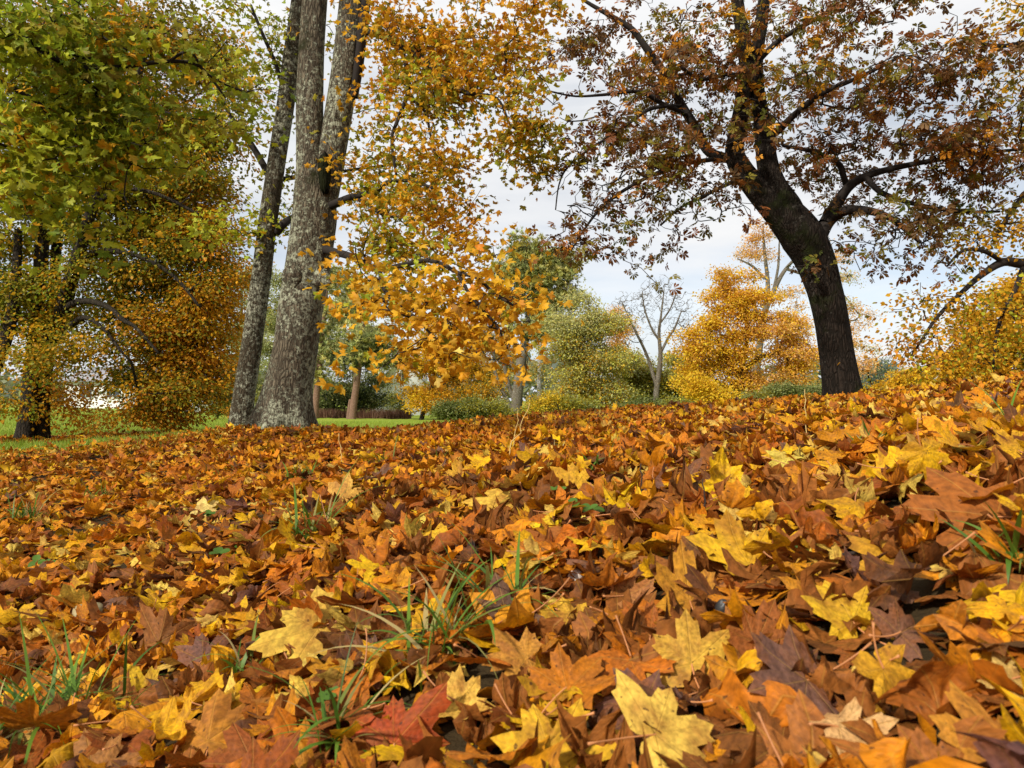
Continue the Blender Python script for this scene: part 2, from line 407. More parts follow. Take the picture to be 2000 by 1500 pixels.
class Tree:
    """skeleton of traced stems grown out to twig ends that fill the crown"""
    def __init__(s, name, label, cat, d, seed, bark, group=None, twig=None):
        s.g = np.random.default_rng(seed); s.d = d; s.name = name; s.label = label; s.cat = cat; s.group = group
        s.bark = bark; s.twig = twig or bark
        s.pos = np.zeros((0, 3)); s.par = np.zeros(0, int); s.fix = np.zeros(0); s.dirs = np.zeros((0, 3))
        s.stems = []; s.targets = []; s.root = None; s.tip = .0035; s.dens = 1.0; s.cl = 6; s.cr = .03 * d ** .8
    def stem(s, pts, part='limb', sides=None, n=5, flare=0., bumpy=.06, ground=False):
        """pts: (px, py, width in px[, depth])"""
        P = []; W = []
        for q in pts:
            d = q[3] if len(q) > 3 else s.d
            P.append(at(q[0], q[1], d)); W.append(q[2] * d / F / 2)
        P = np.array(P)
        if ground: P[0, 2] = float(ground_z(P[0, 0], P[0, 1])) - .06
        P = catmull(P, n); W = np.interp(np.arange(len(P)) / n, np.arange(len(W)), W)
        if s.root is None: s.root = P[0].copy(); s.root[2] = float(ground_z(P[0, 0], P[0, 1])) if ground else P[0, 2]
        k0 = len(s.pos)
        par = np.arange(k0 - 1, k0 + len(P) - 1)
        if k0: par[0] = int(np.argmin(np.linalg.norm(s.pos - P[0], axis=1)))
        else: par[0] = -1
        s.pos = np.r_[s.pos, P]; s.par = np.r_[s.par, par]; s.fix = np.r_[s.fix, W]
        s.dirs = np.r_[s.dirs, norm(np.gradient(P, axis=0))]
        s.stems.append((part, P, W, sides or (22 if W[0] > .1 else 10), flare, bumpy))
    def fill(s, ells):
        """ells: (px, py, rx, ry, n, palette[, depth, rd])"""
        for e in ells:
            px, py, rx, ry, n, pal = e[:6]; n = max(2, int(n * s.dens))
            d = e[6] if len(e) > 6 else s.d; rd = e[7] if len(e) > 7 else min(rx, ry * 1.3) * d / F * .9
            m = max(2, int(math.ceil(n / s.cl)))
            v = norm(s.g.normal(size=(m, 3))) * (s.g.random((m, 1)) ** .40)
            c = at(px, py, d)
            K = c + v * np.array([rx * d / F, rd, ry * d / F])
            o = s.g.normal(size=(m * s.cl, 3)) * s.cr * np.array([1, 1, .30])
            o[:, 2] -= .30 * np.hypot(o[:, 0], o[:, 1])
            P = (np.repeat(K, s.cl, axis=0) + o * np.repeat(s.g.uniform(.6, 1.3, m), s.cl)[:, None])[:n]
            ok = P[:, 2] > ground_z(P[:, 0], P[:, 1]) + .15
            for p in P[ok]: s.targets.append((p, pal))
    def grow(s, step=.35, droop=0.0, lo=0, wig=.06, minr=None):
        if not s.targets: return
        T = np.array([t[0] for t in s.targets])
        d0 = np.array([np.min(np.linalg.norm(s.pos - t, axis=1)) for t in T])
        order = np.argsort(d0)
        cap = len(s.pos) + int(len(T) * 40); pos = np.zeros((cap, 3)); n = len(s.pos); pos[:n] = s.pos
        par = list(s.par); fix = list(s.fix); dirs = list(s.dirs)
        s.tdir = np.zeros((len(T), 3)); s.tnode = np.zeros(len(T), int)
        for ti in order:
            t = T[ti]
            dd = np.linalg.norm(pos[lo:n] - t, axis=1) + .25 * np.maximum(pos[lo:n, 2] - t[2], 0)
            k = lo + int(np.argmin(dd)); p = pos[k]; L = np.linalg.norm(t - p)
            if L < .03: s.tdir[ti] = dirs[k]; s.tnode[ti] = k; continue
            m = max(2, int(L / step) + 1)
            c = p + dirs[k] * L * .38 + (t - p) * .12 + s.g.normal(size=3) * L * .08 + np.array([0, 0, .18 * L])
            last = k
            for q in range(1, m + 1):
                u = q / m
                w = (1 - u) ** 2 * p + 2 * u * (1 - u) * c + u * u * t + s.g.normal(size=3) * wig * min(L, 1.0) * u * (1 - u) * 2
                w = w - np.array([0, 0, droop * L * u * u * .3])
                if n >= cap: break
                pos[n] = w; dirs.append(norm(w - pos[last])); par.append(last); fix.append(np.nan); last = n; n += 1
            s.tdir[ti] = dirs[last]; s.tnode[ti] = last
            T[ti] = pos[last]
        s.T = T; s.pos = pos[:n]; s.par = np.array(par); s.fix = np.array(fix); s.dirs = np.array(dirs)
        # pipe model radii
        acc = np.zeros(n); r = np.zeros(n); e = 2.25
        has = np.zeros(n, bool); has[s.par[s.par >= 0]] = True
        for i in range(n - 1, -1, -1):
            if not has[i]: acc[i] = max(acc[i], s.tip ** e)
            r[i] = acc[i] ** (1 / e)
            if np.isfinite(s.fix[i]): r[i] = s.fix[i]; continue
            if s.par[i] >= 0: acc[s.par[i]] += acc[i]
        s.rad = r
    def branch_mesh(s, mb, sides=5, maxr=.2):
        """one connected tube net; along the traced stems it runs as a core inside them"""
        n = len(s.pos); fx = np.isfinite(s.fix)
        r = np.minimum(np.where(fx, s.rad * .55, s.rad), maxr)
        up = np.where(s.par >= 0, s.par, 0); t = norm(s.pos - s.pos[up] + np.where(s.par[:, None] >= 0, 0, 1) * np.array([0, 0, 1.]))
        x = norm(np.cross(t, np.array([.31, .2, .93]))); y = np.cross(t, x)
        ang = np.linspace(0, 2 * math.pi, sides, endpoint=False)
        Vn = s.pos[:, None] + (np.cos(ang)[None, :, None] * x[:, None] + np.sin(ang)[None, :, None] * y[:, None]) * r[:, None, None]
        c = np.where(~fx & fx[up] & (s.par >= 0))[0]          # a branch leaving a stem starts with its own girth
        i = np.where(s.par >= 0)[0]; p = s.par[i]
        k = np.arange(sides); k2 = (k + 1) % sides
        Q = np.stack([p[:, None] * sides + k, p[:, None] * sides + k2, i[:, None] * sides + k2, i[:, None] * sides + k], -1).reshape(-1, 4)
        mb.add(Vn.reshape(-1, 3), None, Q)
    def leaves(s, mb, kind, per, size, spread, pals, flat=.6, hang=.0, jit=.18, zf=.6):
        g = s.g; n = len(s.T)
        cnt = g.poisson(per, n) * np.array([t[1] != 'n' for t in s.targets]); idx = np.repeat(np.arange(n), cnt); N = len(idx)
        # leaves strung along the last stretch of twig and around its end
        off = g.normal(size=(N, 3)) * spread * np.array([1, 1, zf])
        back = g.random((N, 1)) * spread * 1.4
        P = s.T[idx] + off - s.tdir[idx] * back
        nrm = np.tile([0, 0, 1.0], (N, 1)) + g.normal(size=(N, 3)) * (1.0 - flat) * 1.3
        fwd = norm(off + s.tdir[idx] * spread * .6 + g.normal(size=(N, 3)) * spread * .4) + np.array([0, 0, -hang])
        Rm = frames(nrm + np.array([0, 0, 0.01]), fwd + 1e-3)
        if hang > 0:                       # blade hangs: rotate so that y points along fwd
            y = norm(fwd); x = norm(np.cross(y, nrm)); Rm = np.stack([x, y, np.cross(x, y)], -1)
        S = size * g.uniform(.6, 1.2, N)
        col = np.zeros((N, 3)); tp = np.array([hash(t[1]) for t in s.targets]); names = [t[1] for t in s.targets]
        for pal in sorted(set(names) - {'n'}):
            cs, ws = zip(*pals[pal]); cs = np.array(cs); ws = np.array(ws) / sum(ws)
            mt = np.array([nm == pal for nm in names])
            # a cluster keeps to one colour, single leaves differ
            cc = g.choice(len(cs), n, p=ws); ci = cc[idx]
            sw = g.random(N) < .35; ci[sw] = g.choice(len(cs), int(sw.sum()), p=ws)
            mk = mt[idx]; col[mk] = cs[ci[mk]]
        col *= 1 + g.normal(size=(N, 1)) * jit; col *= 1 + g.normal(size=(N, 3)) * jit * .25
        col = np.clip(col, .004, .9)
        if kind == 'maple':
            var = [shape_leaf(V_LOW, g, .9) for _ in range(6)]; w = g.integers(0, 6, N)
            for k in range(6):
                mk = w == k; instance(mb, var[k], T_LOW, None, P[mk], Rm[mk], S[mk], col[mk])
        elif kind == 'maplefine':
            var = [shape_leaf(V_MID, g, .9) for _ in range(8)]; w = g.integers(0, 8, N)
            for k in range(8):
                mk = w == k; instance(mb, var[k], T_MID, Q_MID, P[mk], Rm[mk], S[mk], col[mk])
        elif kind == 'chestnut':
            w = g.integers(0, 6, N)
            for k in range(6):
                v, t = chestnut_leaf(g); mk = w == k; instance(mb, v, t, None, P[mk], Rm[mk], S[mk], col[mk])
        elif kind == 'oval':
            v, t = oval_leaf(); instance(mb, v, t, None, P, Rm, S, col)
        elif kind == 'needle':
            w = g.integers(0, 5, N)
            for k in range(5):
                v, t = needle_tuft(g); mk = w == k; instance(mb, v, t, None, P[mk], Rm[mk], S[mk], col[mk])
    def build(s, leafmat=None, kind=None, per=8, size=.1, spread=.2, pals=None, flat=.6, hang=0., sides=5, extra=None):
        root = empty(s.name, s.root); tag(root, s.label, s.cat, s.group)
        tk = MB(); nl = 0
        for part, P, W, sd, fl, bm in s.stems:
            if part == 'trunk': sweep(tk, P, W, sd, bm, fl, s.g)
        if tk.n: link('trunk', tk.mesh('trunk', s.root, True), s.bark, root)
        for part, P, W, sd, fl, bm in s.stems:
            if part == 'trunk': continue
            mb = MB(); sweep(mb, P, W, sd, bm, fl, s.g); link(part, mb.mesh(part, s.root, True), s.twig, root)
        if s.targets:
            bw = MB(); s.branch_mesh(bw, sides)
            if bw.n: link('branch_work', bw.mesh('branch_work', s.root, True), s.twig, root)
            if kind:
                cr = MB(); s.leaves(cr, kind, per, size, spread, pals, flat, hang)
                link('crown', cr.mesh('crown', s.root), leafmat, root)
        return root

GOLD = (.66, .36, .018); PALE = (.70, .50, .10); ORNG = (.62, .26, .02); AMBR = (.66, .33, .014); RUST = (.30, .115, .022)
GRN = (.23, .28, .018); LGRN = (.42, .43, .025); DGRN = (.10, .12, .012); OLIV = (.30, .25, .02); BRN = (.14, .055, .018); CBRN = (.15, .075, .022); CRST = (.235, .085, .018); COLV = (.20, .16, .018)

# --- big forked maple, yellow foliage
def near_trees():
    # ---------------- forked maple
    t = Tree('maple_tree', 'big maple with lichened grey trunk forked in two and golden foliage', 'tree', 9.5, 11, B_MAPLE, twig=B_TWIG); t.dens = .95; t.cl = 6; t.cr = .20
    t.stem([(552, 842, 98), (557, 800, 90), (566, 740, 85), (577, 680, 84), (588, 610, 84), (599, 540, 84), (608, 470, 84), (614, 420, 84), (612, 372, 76), (608, 330, 60), (606, 270, 54), (606, 190, 53), (608, 110, 51), (613, 30, 49), (620, -90, 46), (630, -300, 38), (640, -600, 24)], 'trunk', 28, 6, .7, .05, True)
    t.stem([(622, 420, 56), (634, 370, 58), (645, 310, 55), (656, 250, 54), (668, 180, 55), (679, 100, 56), (689, 10, 52), (702, -120, 46), (720, -320, 36), (745, -560, 22)], 'trunk', 22, 6, 0, .05)
    t.stem([(690, 190, 20, 9.45), (700, 130, 20, 9.4), (708, 60, 20, 9.3), (718, -20, 18, 9.2), (735, -160, 14, 9.0)], 'limb')
    t.stem([(700, 70, 20, 9.4), (719, 60, 18, 9.3), (757, 74, 17, 9.0), (799, 99, 16, 8.7), (845, 131, 14, 8.4), (875, 160, 12, 8.2), (913, 182, 9, 8.1), (970, 192, 6, 8), (993, 239, 5, 8)], 'limb')
    t.stem([(780, 91, 10, 8.8), (795, 133, 10, 8.6), (797, 179, 9, 8.5), (776, 236, 8, 8.4), (765, 274, 6, 8.3), (774, 342, 5, 8.2)], 'limb')
    t.stem([(797, 179, 7, 8.5), (812, 200, 7, 8.4), (832, 222, 6, 8.4), (840, 260, 5, 8.3), (850, 300, 4, 8.2)], 'limb')
    t.stem([(640, 405, 18), (655, 398, 16, 9.3), (689, 384, 14, 9.0), (731, 376, 10, 8.7), (757, 357, 8, 8.5), (803, 353, 8, 8.2), (848, 369, 5, 8.0)], 'limb')
    t.stem([(689, 384, 9, 9.0), (720, 400, 8, 8.8), (750, 420, 7, 8.6), (790, 425, 5, 8.4)], 'limb')
    t.stem([(612, 484, 18, 9.5), (640, 489, 17, 9.3), (658, 493, 15, 8.9), (690, 503, 15, 8.2), (711, 515, 13, 7.6), (742, 526, 12, 6.9), (790, 517, 10, 6.4), (830, 509, 9, 6.1), (862, 515, 9, 5.8), (893, 532, 8, 5.6), (932, 543, 7, 5.4), (966, 574, 6, 5.3), (1002, 596, 5, 5.2)], 'limb')
    t.stem([(893, 532, 8, 5.6), (915, 570, 7, 5.5), (945, 608, 6, 5.4), (971, 636, 5, 5.3), (985, 670, 4, 5.3)], 'limb')
    t.stem([(742, 526, 9, 6.9), (748, 560, 8, 6.4), (770, 590, 7, 6.0), (800, 610, 6, 5.7), (830, 640, 5, 5.5), (850, 660, 4, 5.4)], 'limb')
    t.fill([(800, 40, 105, 60, 70, 'o', 8.8, 1.2), (900, 70, 110, 80, 70, 'o', 8.3, 1.2), (1010, 20, 60, 50, 22, 'o', 8.2, 1), (1000, 110, 60, 70, 26, 'o', 8.2, .8),
            (830, 190, 95, 80, 62, 'y', 8.5, 1.2), (1000, 215, 50, 55, 22, 'y', 8.1, .8), (1045, 270, 62, 60, 38, 'y', 8.0, .8), (1000, 300, 40, 30, 10, 'y', 8.0, .6), (1050, 40, 35, 45, 12, 'o', 8.1, .6),
            (780, 290, 90, 70, 44, 'y', 8.5, 1.1), (870, 300, 70, 60, 36, 'o', 8.2, 1.0), (850, 390, 85, 50, 44, 'o', 8.1, 1.0), (745, 390, 60, 50, 20, 'g', 8.5, .9),
            (690, 300, 25, 30, 8, 'o', 8.8, .5), (800, 450, 90, 40, 36, 'g', 7.6, 1.0), (900, 440, 50, 45, 22, 'o', 7.6, .9), (760, 130, 50, 60, 26, 'o', 8.7, .9), (900, 180, 60, 50, 22, 'o', 8.2, .8)])
    t.fill([(640, -260, 330, 190, 90, 'y', 9.5, 3.4)])
    t.grow(.3, .10)
    pals = {'o': [(AMBR, 5), (GOLD, 5), (ORNG, 2), (OLIV, 3)], 'y': [(GOLD, 4), (OLIV, 5), (AMBR, 2), (LGRN, 2)], 'g': [(OLIV, 4), (LGRN, 3), (GOLD, 3), (AMBR, 2)]}
    root = t.build(M_MAPLE, 'maplefine', 15, .052, .15, pals, .45, .5)
    tmp_ = MB()
    for st in t.stems[:2]: sweep(tmp_, st[1], st[2], st[3], st[5], st[4], np.random.default_rng(1))
    for nm, px, py, rx, ry, dp, mat in (('burl', 572, 538, 16, 26, .07, B_MAPLE), ('moss_pad', 634, 335, 12, 40, .08, M_KNOT), ('burl', 630, 545, 18, 18, .05, B_MAPLE)):
        gg = np.random.default_rng(px); tv = np.concatenate([np.concatenate(x.V) for x in [tmp_]]); tu, tw = to_px(tv); cl_ = np.hypot(tu - px, tw - py) < 34; c = at(px, py, float(tv[cl_, 1].min()) + dp * .45); V = []; nu, nv = 18, 10; ph = gg.uniform(0, 6.28, 3)
        for i in range(nv + 1):
            for j in range(nu):
                tt, pp = math.pi * i / nv, 2 * math.pi * j / nu; k = 1 + .16 * math.sin(3 * pp + ph[0]) * math.sin(tt) + .12 * math.sin(4 * tt + ph[1]) + .1 * math.sin(5 * pp + 2 * tt + ph[2])
                V.append(c + np.array([math.sin(tt) * math.cos(pp) * rx * 9.3 / F, math.sin(tt) * math.sin(pp) * dp, math.cos(tt) * ry * 9.3 / F]) * k)
        mb = MB(); mb.add(V, None, [[i * nu + j, (i + 1) * nu + j, (i + 1) * nu + (j + 1) % nu, i * nu + (j + 1) % nu] for i in range(nv) for j in range(nu)])
        link(nm, mb.mesh(nm, t.root, True), mat, root)
    # hanging bough nearer to us: same tree, a crown part of its own
    b = Tree('x', '', '', 5.5, 12, B_MAPLE, twig=B_TWIG); b.root = t.root; b.dens = .62; b.cl = 5; b.cr = .15
    b.pos, b.par, b.fix, b.dirs = t.pos[:0], t.par[:0], t.fix[:0], t.dirs[:0]
    keep = [st for st in t.stems[-3:]]
    for part, P, W, sd, fl, bm in keep:
        k0 = len(b.pos); b.pos = np.r_[b.pos, P]; b.par = np.r_[b.par, np.arange(k0 - 1, k0 - 1 + len(P))]; b.par[k0] = -1
        b.fix = np.r_[b.fix, W]; b.dirs = np.r_[b.dirs, norm(np.gradient(P, axis=0))]
    b.fill([(740, 530, 36, 60, 14, 'b', 6.6, .5), (790, 590, 70, 60, 28, 'b', 6.0, .5), (870, 560, 80, 55, 40, 'o', 5.8, .5), (950, 570, 70, 60, 40, 'o', 5.5, .5), (1000, 620, 45, 50, 26, 'o', 5.3, .4),
            (900, 640, 70, 45, 26, 'b', 5.5, .5), (960, 660, 60, 45, 22, 'o', 5.3, .4), (780, 660, 30, 40, 9, 'b', 5.8, .3), (770, 690, 12, 22, 4, 'b', 5.8, .2), (820, 510, 60, 40, 18, 'g', 6.2, .4), (705, 555, 20, 40, 7, 'b', 6.6, .3), (1000, 700, 22, 16, 5, 'o', 5.2, .2), (710, 500, 30, 36, 14, 'b', 6.8, .4), (735, 600, 40, 40, 18, 'b', 6.2, .4), (845, 680, 44, 34, 20, 'b', 5.6, .4), (775, 710, 22, 24, 8, 'b', 5.8, .25), (705, 520, 18, 26, 6, 'b', 6.8, .3), (820, 590, 40, 40, 18, 'o', 5.9, .4), (930, 500, 60, 30, 20, 'o', 5.8, .4)])
    b.grow(.22, .05)
    bm_ = MB(); b.branch_mesh(bm_, 5); link('branch_work', bm_.mesh('branch_work', t.root, True), B_TWIG, root)
    cr = MB(); b.leaves(cr, 'maplefine', 7.2, .056, .16, {'b': [(GOLD, 6), (AMBR, 3), (PALE, 1), (LGRN, .7)], 'o': [(AMBR, 3), (GOLD, 7), (ORNG, 1), (OLIV, 1)], 'g': [(LGRN, 4), (GOLD, 4), (GRN, 2)]}, .4, .8)
    c = link('crown', cr.mesh('crown', t.root), M_MAPLE, root); c['label'] = 'golden bough of big leaves hanging low in front'

    # ---------------- slender trunk beside it
    t = Tree('maple_tree', 'slender leaning tree with dark lichen speckled trunk beside the forked maple', 'tree', 10.4, 21, B_SLIM, twig=B_TWIG); t.cl = 5; t.cr = .2
    t.stem([(468, 842, 45), (474, 800, 42), (482, 740, 40), (492, 670, 38), (503, 590, 37), (515, 500, 36), (527, 410, 36), (540, 320, 35), (555, 220, 34), (570, 110, 33), (584, 10, 31), (600, -120, 27), (620, -320, 20), (640, -520, 12)], 'trunk', 20, 6, .25, .05, True)
    t.stem([(528, 350, 14), (512, 318, 13), (492, 284, 12), (470, 250, 10), (455, 233, 8), (430, 190, 6), (415, 140, 4)], 'limb')
    t.stem([(540, 455, 16), (556, 436, 15), (580, 422, 12, 10.8), (610, 415, 8, 11.2)], 'limb')
    t.stem([(560, 200, 10), (540, 130, 8), (510, 60, 7), (490, 10, 5)], 'limb')
    t.stem([(553, 350, 10, 10.5), (585, 345, 9, 11), (640, 340, 7, 11.4), (700, 330, 6, 11.6), (780, 320, 4, 11.8)], 'limb')
    t.fill([(505, 40, 60, 55, 30, 'g', 10.2, 1), (500, 160, 55, 60, 26, 'g', 10.2, 1), (490, 260, 40, 40, 13, 'g', 10.2, .8), (545, 330, 30, 40, 10, 'g', 10.6, .6), (455, 440, 50, 26, 24, 'l', 10.0, .5), (500, 455, 20, 20, 5, 'l', 10.2, .4), (570, 430, 40, 24, 12, 'l', 10.8, .5), (640, 60, 30, 60, 8, 'y', 10.8, .5), (530, 100, 30, 80, 14, 'g', 10.3, .6),
            (720, 330, 60, 50, 20, 'g', 11.5, .8), (780, 380, 70, 60, 24, 'g', 11.6, .8), (440, 120, 40, 80, 22, 'y', 10.4, .8), (560, 390, 18, 60, 10, 'g', 10.8, .4)])
    t.fill([(560, -240, 240, 160, 60, 'g', 10.4, 2.8)])
    t.grow(.3, .1)
    t.build(M_MAPLE, 'maple', 13, .052, .18, {'g': [(GRN, 4), (LGRN, 4), (OLIV, 3), (GOLD, 1)], 'l': [(LGRN, 6), (GOLD, 2)], 'y': [(LGRN, 3), (GOLD, 3), (OLIV, 3)]}, .45, .5)

    # ---------------- horse chestnut
    t = Tree('chestnut_tree', 'leaning horse chestnut with black mossy trunk and rusty palmate leaves', 'tree', 9.0, 31, B_CHEST, twig=B_TWIG); t.dens = .86; t.cl = 6; t.cr = .21
    t.stem([(1650, 792, 70), (1644, 750, 66), (1634, 690, 63), (1624, 630, 63), (1610, 565, 66), (1592, 505, 76), (1568, 462, 84), (1540, 428, 76), (1505, 398, 54), (1472, 362, 46), (1447, 330, 42), (1434, 298, 36), (1440, 255, 31), (1450, 200, 29), (1458, 130, 28), (1450, 60, 26), (1440, 0, 24), (1430, -120, 20), (1420, -300, 12)], 'trunk', 26, 6, .25, .05, True)
    t.stem([(1556, 450, 60), (1535, 405, 58), (1513, 365, 48), (1500, 325, 42), (1494, 285, 38), (1487, 235, 32), (1478, 170, 28), (1478, 110, 26), (1488, 40, 24), (1498, -60, 20), (1510, -220, 14)], 'trunk', 18, 6, 0, .05)
    t.stem([(1436, 312, 20), (1405, 306, 19), (1380, 292, 18), (1362, 254, 18), (1334, 210, 17), (1309, 162, 16), (1284, 123, 15), (1261, 92, 14), (1236, 59, 12), (1197, 34, 10), (1146, 4, 7), (1100, -30, 4)], 'limb')
    t.stem([(1345, 228, 9), (1320, 214, 9, 8.8), (1292, 202, 9, 8.6), (1247, 179, 8, 8.4), (1180, 185, 6, 8.2), (1124, 188, 4, 8.1), (1076, 179, 3, 8.0)], 'limb')
    t.stem([(1330, 208, 9), (1309, 207, 8, 8.7), (1270, 213, 8, 8.5), (1236, 235, 7, 8.3), (1197, 263, 6, 8.1), (1152, 291, 5, 8.0), (1110, 325, 4, 8.0), (1092, 360, 3, 8.0), (1085, 410, 2.4, 8.0)], 'limb')
    t.stem([(1405, 310, 10), (1350, 318, 9, 8.7), (1290, 335, 8, 8.4), (1225, 368, 7, 8.2), (1175, 405, 6, 8.0), (1140, 450, 4, 7.9), (1115, 490, 3, 7.9)], 'limb')
    t.stem([(1455, 345, 10), (1410, 365, 8, 8.6), (1370, 385, 7, 8.4), (1330, 405, 5, 8.3), (1290, 440, 4, 8.2)], 'limb')
    t.stem([(1598, 478, 26), (1607, 452, 26), (1622, 428, 24), (1650, 412, 20, 8.8), (1685, 410, 17, 8.6), (1729, 421, 13, 8.4), (1765, 445, 10, 8.3), (1798, 474, 7, 8.2)], 'limb')
    t.stem([(1612, 436, 26), (1630, 405, 24), (1655, 368, 18, 8.9), (1687, 346, 15, 8.8), (1740, 330, 12, 8.7), (1820, 314, 10, 8.5), (1926, 298, 7, 8.3), (2020, 290, 5, 8.2)], 'limb')
    t.stem([(1690, 345, 12, 8.8), (1715, 372, 11, 8.6), (1745, 386, 10, 8.5), (1793, 400, 9, 8.4), (1873, 413, 7, 8.3), (1953, 413, 5, 8.2)], 'limb')
    t.stem([(1655, 368, 12), (1646, 340, 12, 8.9), (1638, 320, 11, 8.9), (1600, 300, 9, 8.8), (1560, 290, 7, 8.6), (1530, 285, 5, 8.4)], 'limb')
    t.stem([(1490, 275, 16), (1516, 258, 15, 8.9), (1545, 230, 13, 8.8), (1572, 207, 12, 8.7), (1610, 180, 10, 8.6), (1680, 150, 8, 8.5), (1760, 110, 6, 8.4)], 'limb')
    t.stem([(1480, 120, 12), (1520, 80, 11, 8.9), (1570, 50, 10, 8.8), (1640, 10, 7, 8.7)], 'limb')
    t.stem([(1455, 150, 10, 9), (1420, 145, 9, 8.8), (1370, 155, 7, 8.6), (1330, 130, 6, 8.5)], 'limb')
    t.fill([(1190, 50, 80, 60, 40, 'r', 8.7, 1.2), (1290, 60, 90, 70, 52, 'o', 8.6, 1.4), (1250, 150, 110, 60, 52, 'r', 8.5, 1.2), (1350, 150, 90, 80, 52, 'r', 8.6, 1.4), (1400, 50, 80, 60, 42, 'o', 8.6, 1.6),
            (1260, 265, 110, 50, 46, 'r', 8.3, 1.0), (1340, 300, 90, 40, 34, 'r', 8.3, 1.0), (1190, 330, 70, 40, 22, 'r', 8.1, .7), (1150, 460, 48, 36, 13, 'r', 8.0, .6), (1190, 420, 40, 40, 11, 'r', 8.0, .6), (1110, 480, 18, 10, 5, 'r', 7.9, .3), (1200, 470, 20, 50, 6, 'd', 8, .3),
            (1310, 400, 60, 34, 18, 'd', 8.2, .7), (1350, 440, 26, 22, 6, 'd', 8.2, .4), (1390, 370, 50, 30, 13, 'd', 8.4, .6), (1400, 250, 60, 50, 24, 'd', 8.7, 1.2),
            (1540, 70, 80, 70, 46, 'o', 8.6, 1.6), (1640, 60, 90, 70, 50, 'r', 8.6, 1.6), (1720, 50, 60, 50, 24, 'r', 8.4, 1.2), (1560, 170, 90, 60, 46, 'o', 8.6, 1.6), (1660, 170, 90, 70, 50, 'r', 8.5, 1.4), (1760, 170, 80, 70, 42, 'r', 8.4, 1.2), (1840, 240, 80, 70, 42, 'r', 8.4, 1.2), (1930, 200, 90, 80, 46, 'r', 8.3, 1.2), (1900, 110, 40, 30, 8, 'r', 8.3, .5), (1990, 120, 50, 50, 16, 'r', 8.3, .6),
            (1610, 270, 80, 50, 36, 'd', 8.6, 1.2), (1720, 280, 100, 60, 50, 'r', 8.5, 1.2), (1840, 330, 90, 50, 40, 'r', 8.4, 1.0), (1950, 320, 90, 60, 38, 'r', 8.3, 1.0), (1700, 370, 60, 40, 16, 'd', 8.5, .8), (1770, 395, 70, 40, 24, 'd', 8.4, .8), (1735, 460, 70, 34, 22, 'd', 8.3, .6), (1700, 490, 50, 26, 9, 'd', 8.3, .5), (1770, 500, 40, 22, 7, 'd', 8.2, .4), (1880, 420, 60, 30, 12, 'd', 8.3, .6)])
    t.fill([(1140, 330, 56, 110, 60, 'n', 8.0, .5), (1105, 230, 40, 70, 26, 'n', 8.1, .4), (1250, 310, 110, 60, 50, 'n', 8.3, .8), (1760, 450, 90, 50, 50, 'n', 8.3, .6), (1380, 380, 70, 40, 26, 'n', 8.5, .6), (1330, 180, 110, 90, 50, 'n', 8.6, 1.0), (1700, 300, 150, 80, 60, 'n', 8.5, 1.0)])
    t.fill([(1520, -220, 480, 170, 110, 'r', 9, 3.2)])
    t.tip = .004
    t.grow(.26, .22, wig=.12)
    root = t.build(M_CHEST, 'chestnut', 7.2, .090, .125, {'r': [(CRST, 5), (CBRN, 4), (ORNG, .9), (COLV, 2)], 'o': [(ORNG, 1.6), (COLV, 3), (AMBR, 1), (CRST, 4)], 'd': [(CBRN, 5), (CRST, 3), (COLV, 3), (DGRN, 1)]}, .45, .35)

    # ---------------- old lime, many stems, yellow to orange
    t = Tree('lime_tree', 'wide lime with a clump of dark stems and orange skirts of leaves to the grass', 'tree', 13.0, 41, B_LIME); t.dens = 1.6; t.cl = 9; t.cr = .30
    t.stem([(48, 862, 34), (54, 810, 30), (60, 740, 28), (68, 660, 26), (76, 560, 25), (84, 460, 23), (94, 350, 22), (102, 240, 20), (108, 110, 18), (115, -40, 14), (120, -240, 10)], 'trunk', 18, 6, .35, .06, True)
    t.stem([(80, 864, 30, 13.2), (84, 800, 26, 13.2), (90, 730, 24, 13.2), (97, 650, 22, 13.2), (106, 560, 19, 13.3), (112, 450, 17, 13.4), (125, 320, 14, 13.5), (140, 150, 12, 13.5)], 'trunk', 16, 6, .3, .06)
    t.stem([(98, 665, 28, 13), (116, 630, 28, 12.8), (130, 575, 27, 12.6), (146, 520, 25, 12.4), (162, 468, 22, 12.2), (182, 400, 19, 12), (205, 330, 17, 12), (232, 250, 15, 12), (265, 165, 13, 12), (290, 60, 10, 12)], 'limb', 16)
    t.stem([(-70, 862, 34, 12.2), (-40, 790, 30, 12.2), (-8, 710, 26, 12.2), (18, 640, 22, 12.3), (30, 560, 18, 12.5), (36, 450, 14, 12.8)], 'limb', 14)
    t.stem([(124, 605, 14, 12.7), (145, 592, 13, 12.4), (172, 588, 12, 12.1), (212, 600, 10, 11.8), (240, 625, 9, 11.6), (265, 640, 7, 11.5), (310, 690, 5, 11.4)], 'limb')
    t.stem([(110, 650, 12, 12.9), (140, 634, 11, 12.5), (165, 620, 10, 12.2), (200, 640, 7, 12), (240, 690, 5, 11.8)], 'limb')
    t.stem([(150, 510, 13, 12.4), (200, 490, 11, 12.2), (270, 500, 9, 12), (340, 540, 7, 11.9), (390, 600, 5, 11.8)], 'limb')
    t.stem([(182, 400, 11, 12), (240, 370, 9, 12), (310, 380, 7, 12), (390, 420, 5, 12)], 'limb')
    t.stem([(232, 250, 9, 12), (300, 220, 8, 12), (370, 230, 6, 12)], 'limb')
    D = 12.6
